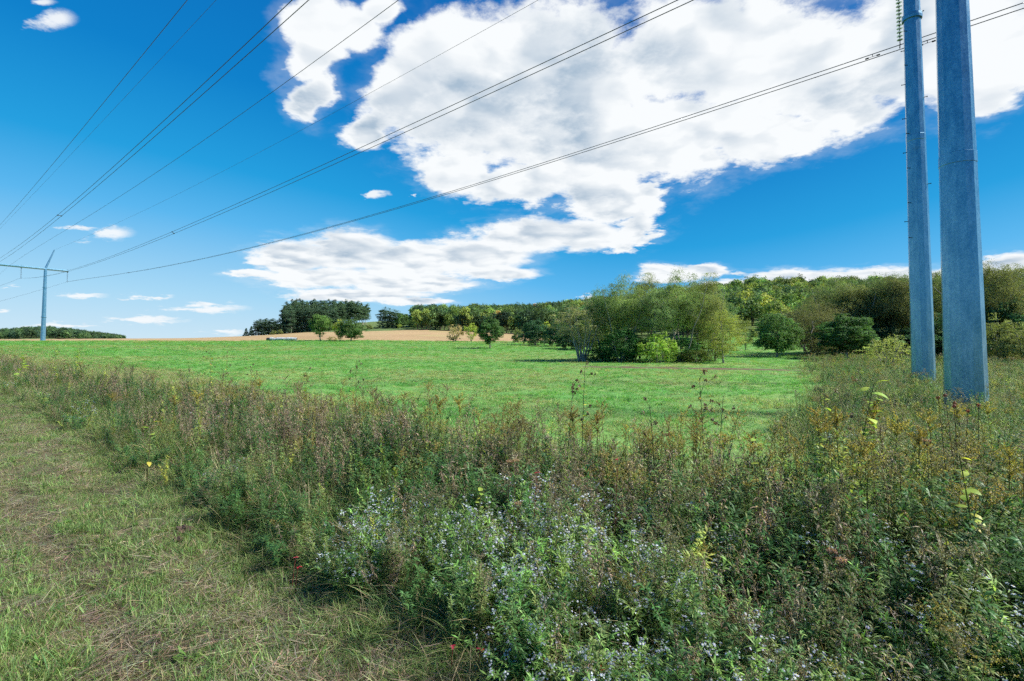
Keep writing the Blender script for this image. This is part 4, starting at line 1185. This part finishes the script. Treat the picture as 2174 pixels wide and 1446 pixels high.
for k in range(7):
    m = ty == k
    lay(names[k], wd[st_[k]:st_[k] + ct_[k]], X[m], Y[m], sx[m], idx[m] - st_[k], .12, labs[k], 'weeds', zsc=hh[m])

# crop in the field
cg = [grass_clump(44, .16, .14, .011, CG, [.42, .28, .2, .1], (.3, 1.5), (.5, 1.5), 2, .12) for _ in range(4)]
cg += [grass_clump(40, .16, .15, .010, [(0.30, 0.36, 0.13), (0.24, 0.34, 0.10), (0.36, 0.31, 0.16)], [.4, .4, .2], (.3, 1.5), (.5, 1.5), 2) for _ in range(2)]
X, Y, r = layer(95000, 8, 300, 0.95, lambda X, Y, r: (nperp(X, Y) >= NW1 - .1) & (X < bx(Y) + edgej(X, Y)) & (Y < green_far(X / Y)))
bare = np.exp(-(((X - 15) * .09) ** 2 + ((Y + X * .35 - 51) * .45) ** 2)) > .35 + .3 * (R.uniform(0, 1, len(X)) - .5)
X, Y, r = X[~bare], Y[~bare], r[~bare]
n_ = len(X); q_ = vn(X * .35, Y, .16, 31) * .6 + vn(X, Y, .5, 32) * .4
dryc = R.uniform(0, 1, n_) < np.clip((q_ - .52) * 3.5, .04, .85)
lay('crop_plants', cg, X, Y, R.uniform(.8, 1.3, n_) * (1 + r * .02), np.where(dryc, 4 + R.integers(0, 2, n_), R.integers(0, 4, n_)), .15, 'low bright green crop growing across the field', 'crop', zsc=R.uniform(.7, 1.2, n_) * (.75 + .5 * vn(X, Y, 1.1, 33)))
# unmown fringe between weeds and crop, on the left
fr = [grass_clump(40, .2, .45, .008, GR, [.2, .2, .4, .15, .05], (.3, 1.4), (1.0, 1.5), 3) for _ in range(3)]
X, Y, r = layer(50000, 6, 150, 1.0, lambda X, Y, r: (nperp(X, Y) > NW1 - .3) & (nperp(X, Y) < NW1 + np.interp(X / Y, [-1, -.75, -.5, 0], [15, 9, 4.0, 2.0])) & (X < 9) & (X < bx(Y)), (-54, 38))
n_ = len(X); fall = np.clip(1.1 - (nperp(X, Y) - NW1) / np.interp(X / Y, [-1, -.75, -.5, 0], [15, 9, 4.5, 2.4]), .3, 1)
lay('fringe_grass', fr, X, Y, R.uniform(.8, 1.2, n_), R.integers(0, 3, n_), .12, 'pale seeding grass between the weeds and the crop', 'grass', zsc=R.uniform(.6, 1.1, n_) * fall)

# ------------------------------------------------------------------ single plants that stand out
def stem_part(t, P, r0, r1, col=(0.19, 0.19, 0.08)):
    a = Acc(); tube(a, P, np.linspace(r0, r1, len(P)), col, 5); return a.obj('stem', M_weed, t)

def big_leaf_mesh(L=.16, W_=.085, col=(0.22, 0.30, 0.05), seed=0, bend=1.0):
    a = Acc(); g_ = np.random.default_rng(seed)
    ribbons(a, np.zeros((1, 3)), 0.0, .5, bend, L, W_, vary(col, 1, .12, g_), 6, 'leaf')
    return a.mesh('leaf', M_weed)
BL = [big_leaf_mesh(seed=k, bend=.6 + .4 * k) for k in range(3)] + [big_leaf_mesh(.12, .05, (0.42, 0.38, 0.06), 5), big_leaf_mesh(.11, .05, (0.09, 0.16, 0.04), 6)]

def leafy_plant(px, py_top, Y, label, nleaf=12, kinds=(0, 1, 2), size=1.0, t0=.45, name='leafy_plant', cat='plant', lean=.1, seeds=0):
    x, y, z = spot(px, Y); top = at(px, py_top, Y)[2]; h = top - z
    t = tag(empty(name, (x, y, z)), label, cat)
    P = stemcurve([0, 0, -.03], h, random.uniform(0, 6.28), lean, 7)
    stem_part(t, P, .008, .003)
    for k in range(nleaf):
        u_ = t0 + (1 - t0) * (k + .5) / nleaf
        p = along(P, [u_])[0]
        o = bpy.data.objects.new('leaf', BL[random.choice(kinds)]); C.objects.link(o); o.parent = t
        o.location = [float(q) for q in p]; s = size * random.uniform(.6, 1.1) * (1.15 - .5 * u_); o.scale = (s, s, s)
        o.rotation_euler = (random.uniform(-.4, .4), random.uniform(-.3, .5), random.uniform(0, 6.28))
    if seeds:
        a = Acc()
        for k in range(seeds):
            st = along(P, [random.uniform(.6, 1)])[0]; Q = stemcurve(st, random.uniform(.06, .2), random.uniform(0, 6.28), random.uniform(.5, 1.3), 4)
            tube(a, Q, .002, (0.12, 0.10, 0.06), 3)
            m = 8; leafquads(a, np.repeat(Q[-1:], m, 0) + R.normal(0, .01, (m, 3)), .03, R.normal(size=(m, 3)), vary((0.10, 0.075, 0.05), m, .3), .8)
        a.obj('seed_head', M_weed, t)
    return t

leafy_plant(1790, 795, 4.6, 'tall plant with large bright yellow-green leaves against the field, left of the poles', 26, (0, 1, 0, 2), 1.3, .3, seeds=5, lean=.2)
leafy_plant(1742, 815, 4.8, 'yellow-green leaved plant leaning left of the tallest one', 10, (0, 1, 2), 1.0, .5, seeds=3)
leafy_plant(1495, 795, 5.6, 'tall thin dark stalk with small branching seed heads over the green field', 8, (3, 4), .7, .55, 'seeding_stalk', lean=.04, seeds=12)
leafy_plant(1516, 832, 5.4, 'shorter dark stalk with drooping leaves right beside the tallest thin stalk', 8, (3, 4), .7, .45, 'seeding_stalk', lean=.08, seeds=7)
leafy_plant(1232, 782, 5.9, 'pale yellow drooping-leaved stalk standing up against the field right of centre', 14, (3, 0), .6, .5, 'seeding_stalk', lean=.05, seeds=8)
leafy_plant(1392, 852, 5.2, 'short black withered stalk with one yellow leaf', 5, (3, 4), .6, .6, 'seeding_stalk', lean=.05, seeds=6)
leafy_plant(1198, 800, 5.8, 'thin dark stalk left of the pale drooping one', 4, (4,), .5, .6, 'seeding_stalk', lean=.2, seeds=5)
leafy_plant(662, 785, 9.6, 'yellow-leaved plant top over the field left of centre', 9, (3, 0), .9, .6, seeds=4)
leafy_plant(757, 758, 9.5, 'tall pale stalk with seed tufts left of centre, over the green field', 8, (3, 4), .8, .5, 'seeding_stalk', lean=.05, seeds=10)
leafy_plant(448, 752, 15, 'leafy weed column standing above the left verge', 26, (0, 4, 3), 1.2, .3, seeds=9)
leafy_plant(479, 745, 15.5, 'thin leafy weed column right beside the wider one', 16, (0, 4, 3), 1.0, .3, seeds=6)
leafy_plant(545, 778, 12, 'golden-topped weed at the back of the left verge', 12, (3, 4), .9, .4, seeds=8)
leafy_plant(120, 742, 26, 'dark weed top above the far end of the left verge', 16, (4, 0), 1.8, .3, seeds=12)
leafy_plant(160, 740, 26, 'pale leafy weed top above the far end of the left verge', 18, (0, 3), 1.8, .3, seeds=10)
leafy_plant(45, 748, 26, 'yellow-green bushy weed at the left picture edge', 18, (0,), 2.0, .3, seeds=6)
leafy_plant(320, 872, 6.9, 'broad-leaved plant with one bright yellow leaf in the left verge', 9, (0, 0, 3), 1.1, .35)
leafy_plant(1005, 1022, 4.2, 'small plant with lime-yellow leaves in the middle of the verge', 6, (0, 3), .7, .7)
leafy_plant(2070, 925, 3.4, 'plant with broad green and yellow leaves below the thick pole', 12, (0, 1, 3), .75, .62, lean=.3)
leafy_plant(1625, 905, 4.8, 'green leafy stalk at the back edge of the weeds left of the tall leaves', 14, (4, 0), .7, .3)

# upright yellow spikes
def spike(px, top, Y, label):
    x, y, z = spot(px, Y); h = at(px, top, Y)[2] - z
    t = tag(empty('tall_spike_plant', (x, y, z)), label, 'plant')
    P = stemcurve([0, 0, -.03], h, 0, .03, 6); stem_part(t, P, .006, .003)
    a = Acc(); m = 420; u_ = R.uniform(.25, 1, m)
    ribbons(a, along(P, u_), R.uniform(0, 6.28, m), R.uniform(.2, 1.2, m), R.uniform(.2, 1.2, m), .085 * (1.25 - u_), .007, vary((0.30, 0.29, 0.10), m, .25), 2, 'leaf')
    a.obj('plume', M_weed, t)
spike(665, 868, 6.9, 'tall narrow yellow feathery plant, left of centre')
spike(428, 862, 8.6, 'tall narrow yellow-green feathery plant in the left verge')

# single goldenrods
GP = []
def golden_single(px, top, Y, label, gold=(0.22, 0.18, 0.045), group='goldenrod plants that stand out'):
    x, y, z = spot(px, Y); h = at(px, top, Y)[2] - z
    if len(GP) < 4:
        t = empty('goldenrod', (x, y, z)); P = stemcurve([0, 0, -.03], 1.0, random.uniform(0, 6), .08, 7)
        stem_part(t, P, .006, .003)
        a = Acc(); m = 120; u_ = R.uniform(.25, .9, m)
        ribbons(a, along(P, u_), R.uniform(0, 6.28, m), R.uniform(.1, .8, m), R.uniform(.3, 1.0, m), .12 * (1.15 - u_) + .02, .016, vary((0.13, 0.19, 0.05), m, .22), 3, 'leaf')
        a.obj('foliage', M_weed, t)
        a = Acc()
        for b in range(13):
            t0 = R.uniform(.84, 1); st = along(P, [t0])[0]; Q = stemcurve(st, .05 + .25 * (1.02 - t0), R.uniform(0, 6.28), R.uniform(.8, 1.6), 4)
            tube(a, Q, .0014, (0.25, 0.2, 0.06), 3)
            f = 46; leafquads(a, along(Q, R.uniform(.05, 1, f)) + R.normal(0, .007, (f, 3)), R.uniform(.008, .016, f), R.normal(size=(f, 3)), vary(gold, f, .25), .7)
        a.obj('flower_plume', M_weed, t); GP.append(t)
    else:
        t = copy_tree(GP[random.randrange(4)]); t.location = (x, y, z); t.rotation_euler = (0, 0, random.uniform(0, 6.28))
    t.scale = (1, 1, h); tag(t, label, 'goldenrod', group)
for px, tp, Y, lb in ((1745, 868, 4.3, 'goldenrod plume directly below the tall large-leaved plants'), (1780, 862, 4.2, 'goldenrod plume just right of the one below the large leaves'),
                      (1845, 845, 4.6, 'goldenrod midway between the large-leaved plant and the farther pole'), (1880, 875, 4.4, 'goldenrod with dense plume left of the thick pole'),
                      (1940, 900, 4.3, 'goldenrod below the foot of the farther pole'), (1985, 866, 5.2, 'goldenrod in front of the left foot of the thick pole'),
                      (2045, 858, 6.0, 'goldenrod against the blue side of the thick pole'), (2105, 850, 6.5, 'goldenrod at the right foot of the thick pole'),
                      (2120, 950, 3.6, 'large golden plume at the right picture edge below the pole'), (1835, 925, 3.8, 'low golden plume in the weeds left of the poles'),
                      (1605, 912, 4.9, 'orange-brown goldenrod at the back edge of the weeds'), (1520, 912, 5.2, 'small bright goldenrod tip below the tall thin stalks'),
                      (1225, 862, 5.9, 'goldenrod group leader below the pale drooping stalk'), (1270, 870, 5.7, 'goldenrod right of the pale drooping stalk'),
                      (985, 832, 6.6, 'goldenrod tip against the field in the middle'), (945, 838, 6.6, 'goldenrod left of the middle tip'),
                      (432, 828, 8.2, 'bright golden plume above the feathery plant in the left verge'), (370, 840, 8.8, 'goldenrod left of the bright plume in the left verge'),
                      (250, 830, 10, 'goldenrod in the denser left part of the verge'), (545, 800, 10, 'goldenrod at the back of the verge left of centre')):
    golden_single(px, tp, Y, lb)

# cone-shaped dark seed heads in front of the thick pole
def coneflower(px, top, Y, label):
    x, y, z = spot(px, Y); h = at(px, top, Y)[2] - z
    t = tag(empty('coneflower', (x, y, z)), label, 'seed head', 'dry coneflowers in front of the thick pole')
    P = stemcurve([0, 0, -.03], h, random.uniform(0, 6), .06, 6); stem_part(t, P, .004, .002, (0.12, 0.07, 0.04))
    a = Acc(); m = 60; q = R.normal(size=(m, 3)); q /= np.linalg.norm(q, axis=1)[:, None]
    leafquads(a, P[-1] + q * .016, .014, q, vary((0.13, 0.05, 0.03), m, .3)); a.obj('seed_head', M_weed, t)
for k, (px, tp) in enumerate(((2008, 834), (2026, 832), (2028, 852), (2047, 848), (2031, 862), (2064, 850))):
    coneflower(px, tp, 4.6 + .1 * k, ('leftmost', 'second', 'third', 'fourth', 'fifth', 'rightmost')[k] + ' dry brown coneflower head against the thick pole')

# brown umbels in the verge
def umbel(px, top, Y, label):
    x, y, z = spot(px, Y); h = at(px, top, Y)[2] - z
    t = tag(empty('dead_umbel', (x, y, z)), label, 'seed head', 'dead brown flower heads in the verge')
    P = stemcurve([0, 0, -.03], h, 1, .08, 5); stem_part(t, P, .003, .002, (0.16, 0.11, 0.07))
    a = Acc()
    for k in range(16):
        an = k / 16 * 6.28; tube(a, [P[-1], P[-1] + np.array([math.cos(an) * .02, math.sin(an) * .02, .02]), P[-1] + np.array([math.cos(an) * .022, math.sin(an) * .022, .045])], .0012, (0.2, 0.14, 0.09), 3)
        m = 8; leafquads(a, P[-1] + np.array([math.cos(an) * .02, math.sin(an) * .02, .045]) + R.normal(0, .005, (m, 3)), .01, R.normal(size=(m, 3)), vary((0.24, 0.16, 0.11), m, .3))
    a.obj('flower_head', M_weed, t)
for px, tp, Y, lb in ((1072, 985, 4.1, 'left of two brown flower heads in the middle of the verge'), (1085, 982, 4.1, 'right of two brown flower heads in the middle of the verge'), (1755, 1180, 2.9, 'pale brown withered flower head at lower right'),
                      (1775, 1200, 2.8, 'dark rusty flower head at lower right'), (1965, 940, 3.9, 'brown flower head below the poles'), (1090, 1075, 3.6, 'small round brown head on a thin stalk')):
    umbel(px, tp, Y, lb)

# red leaves near the ground
def redleaf(px, py, Y, label):
    x, y, _ = spot(px, Y); z = at(px, py, Y)[2]
    t = tag(empty('red_leaved_seedling', (x, y, float(zg(x, y)))), label, 'plant')
    hz = z - float(zg(x, y)); P = stemcurve([0, 0, -.02], hz, 1, .1, 4); stem_part(t, P, .003, .002, (0.2, 0.05, 0.04))
    for k in range(3):
        a = Acc(); ribbons(a, [P[-1]], R.uniform(0, 6.28, 1), .5, 1.2, R.uniform(.022, .038, 1), .018, vary((0.26, 0.022, 0.025), 1, .1), 5, 'leaf'); a.obj('leaf', M_weed, t)
for px, py, Y, lb in ((628, 1180, 4.1, 'small red leaf at the verge edge left of the asters'), (634, 1200, 4.0, 'second small red leaf, just below the first'), (960, 1368, 2.95, 'red leaf in the grass at the bottom middle'),
                      (1016, 1372, 2.9, 'red leaf right of the one at the bottom middle'), (1268, 1415, 2.75, 'bright red leaf at the bottom edge right of centre'), (1300, 972, 4.2, 'red leaf among the brown weeds right of centre'), (1128, 1000, 4.1, 'orange-red leaf among the brown weeds in the middle')):
    redleaf(px, py, Y, lb)

# ------------------------------------------------------------------ small things lying about
M_soil = plain("clod_soil", c4(0.075, 0.05, 0.035), 0.95, 0, 40, .8)
def clod(px, py, Y, s, label):
    x, y, z = spot(px, Y)
    a = Acc(); n1, n2 = 12, 8
    V = []
    for i in range(n2 + 1):
        for j in range(n1):
            th, ph = math.pi * i / n2, 2 * math.pi * j / n1
            d = np.array([math.sin(th) * math.cos(ph), math.sin(th) * math.sin(ph), math.cos(th) * .6])
            V.append(d * s * (1 + .25 * math.sin(7 * d[0] + 5 * d[1]) + .15 * random.uniform(-1, 1)))
    f = [(i * n1 + j, (i + 1) * n1 + j, (i + 1) * n1 + (j + 1) % n1, i * n1 + (j + 1) % n1) for i in range(n2) for j in range(n1)]
    a.add(V, f, (.1,) * 3)
    o = a.obj('soil_clod', M_soil); o.location = (x, y, z + s * .35); tag(o, label, 'clod of soil')
clod(398, 1130, 5.2, .07, 'dark lump of soil lying on the mown track')
clod(388, 1150, 5.0, .045, 'smaller dark lump of soil just below the larger one')

# pale row of wrapped bales at the field edge
M_wrap = plain("bale_wrap", c4(0.50, 0.54, 0.56), 0.45, 0, 3, .5)
bx0, by0, bz0 = spot(566, 158); bx1, by1, bz1 = spot(630, 158)
for k in range(9):
    f_ = (k + .5) / 9; x = bx0 + (bx1 - bx0) * f_; y = by0
    a = Acc(); rr = .52 * random.uniform(.85, 1.08)
    w = (bx1 - bx0) / 9
    tube(a, [(-w * .48, 0, 0), (-w * .44, 0, 0), (w * .44, 0, 0), (w * .48, 0, 0)], [rr * .8, rr, rr, rr * .8], (.5,) * 3, 12)
    a.add([(-w * .48, rr * .8 * math.cos(q), rr * .8 * math.sin(q)) for q in np.arange(8) / 8 * 6.283], [list(range(8))], (.5,) * 3)
    o = a.obj('wrapped_bale', M_wrap if k else M_fit, smooth=False); o.location = (x, y, float(zg(x, y)) + rr * .9)
    tag(o, 'pale grey wrapped bale in the low row at the left field edge' if k else 'dark object at the left end of the low bale row', 'bale', 'low row of pale bales at the field edge' if k else None)
# brush heap between the field-edge trees
place(dry, 5, 6, 706, 153, 714, 26, 'brush_heap', 'low grey-brown brush heap between the field-edge trees', 'brush heap')
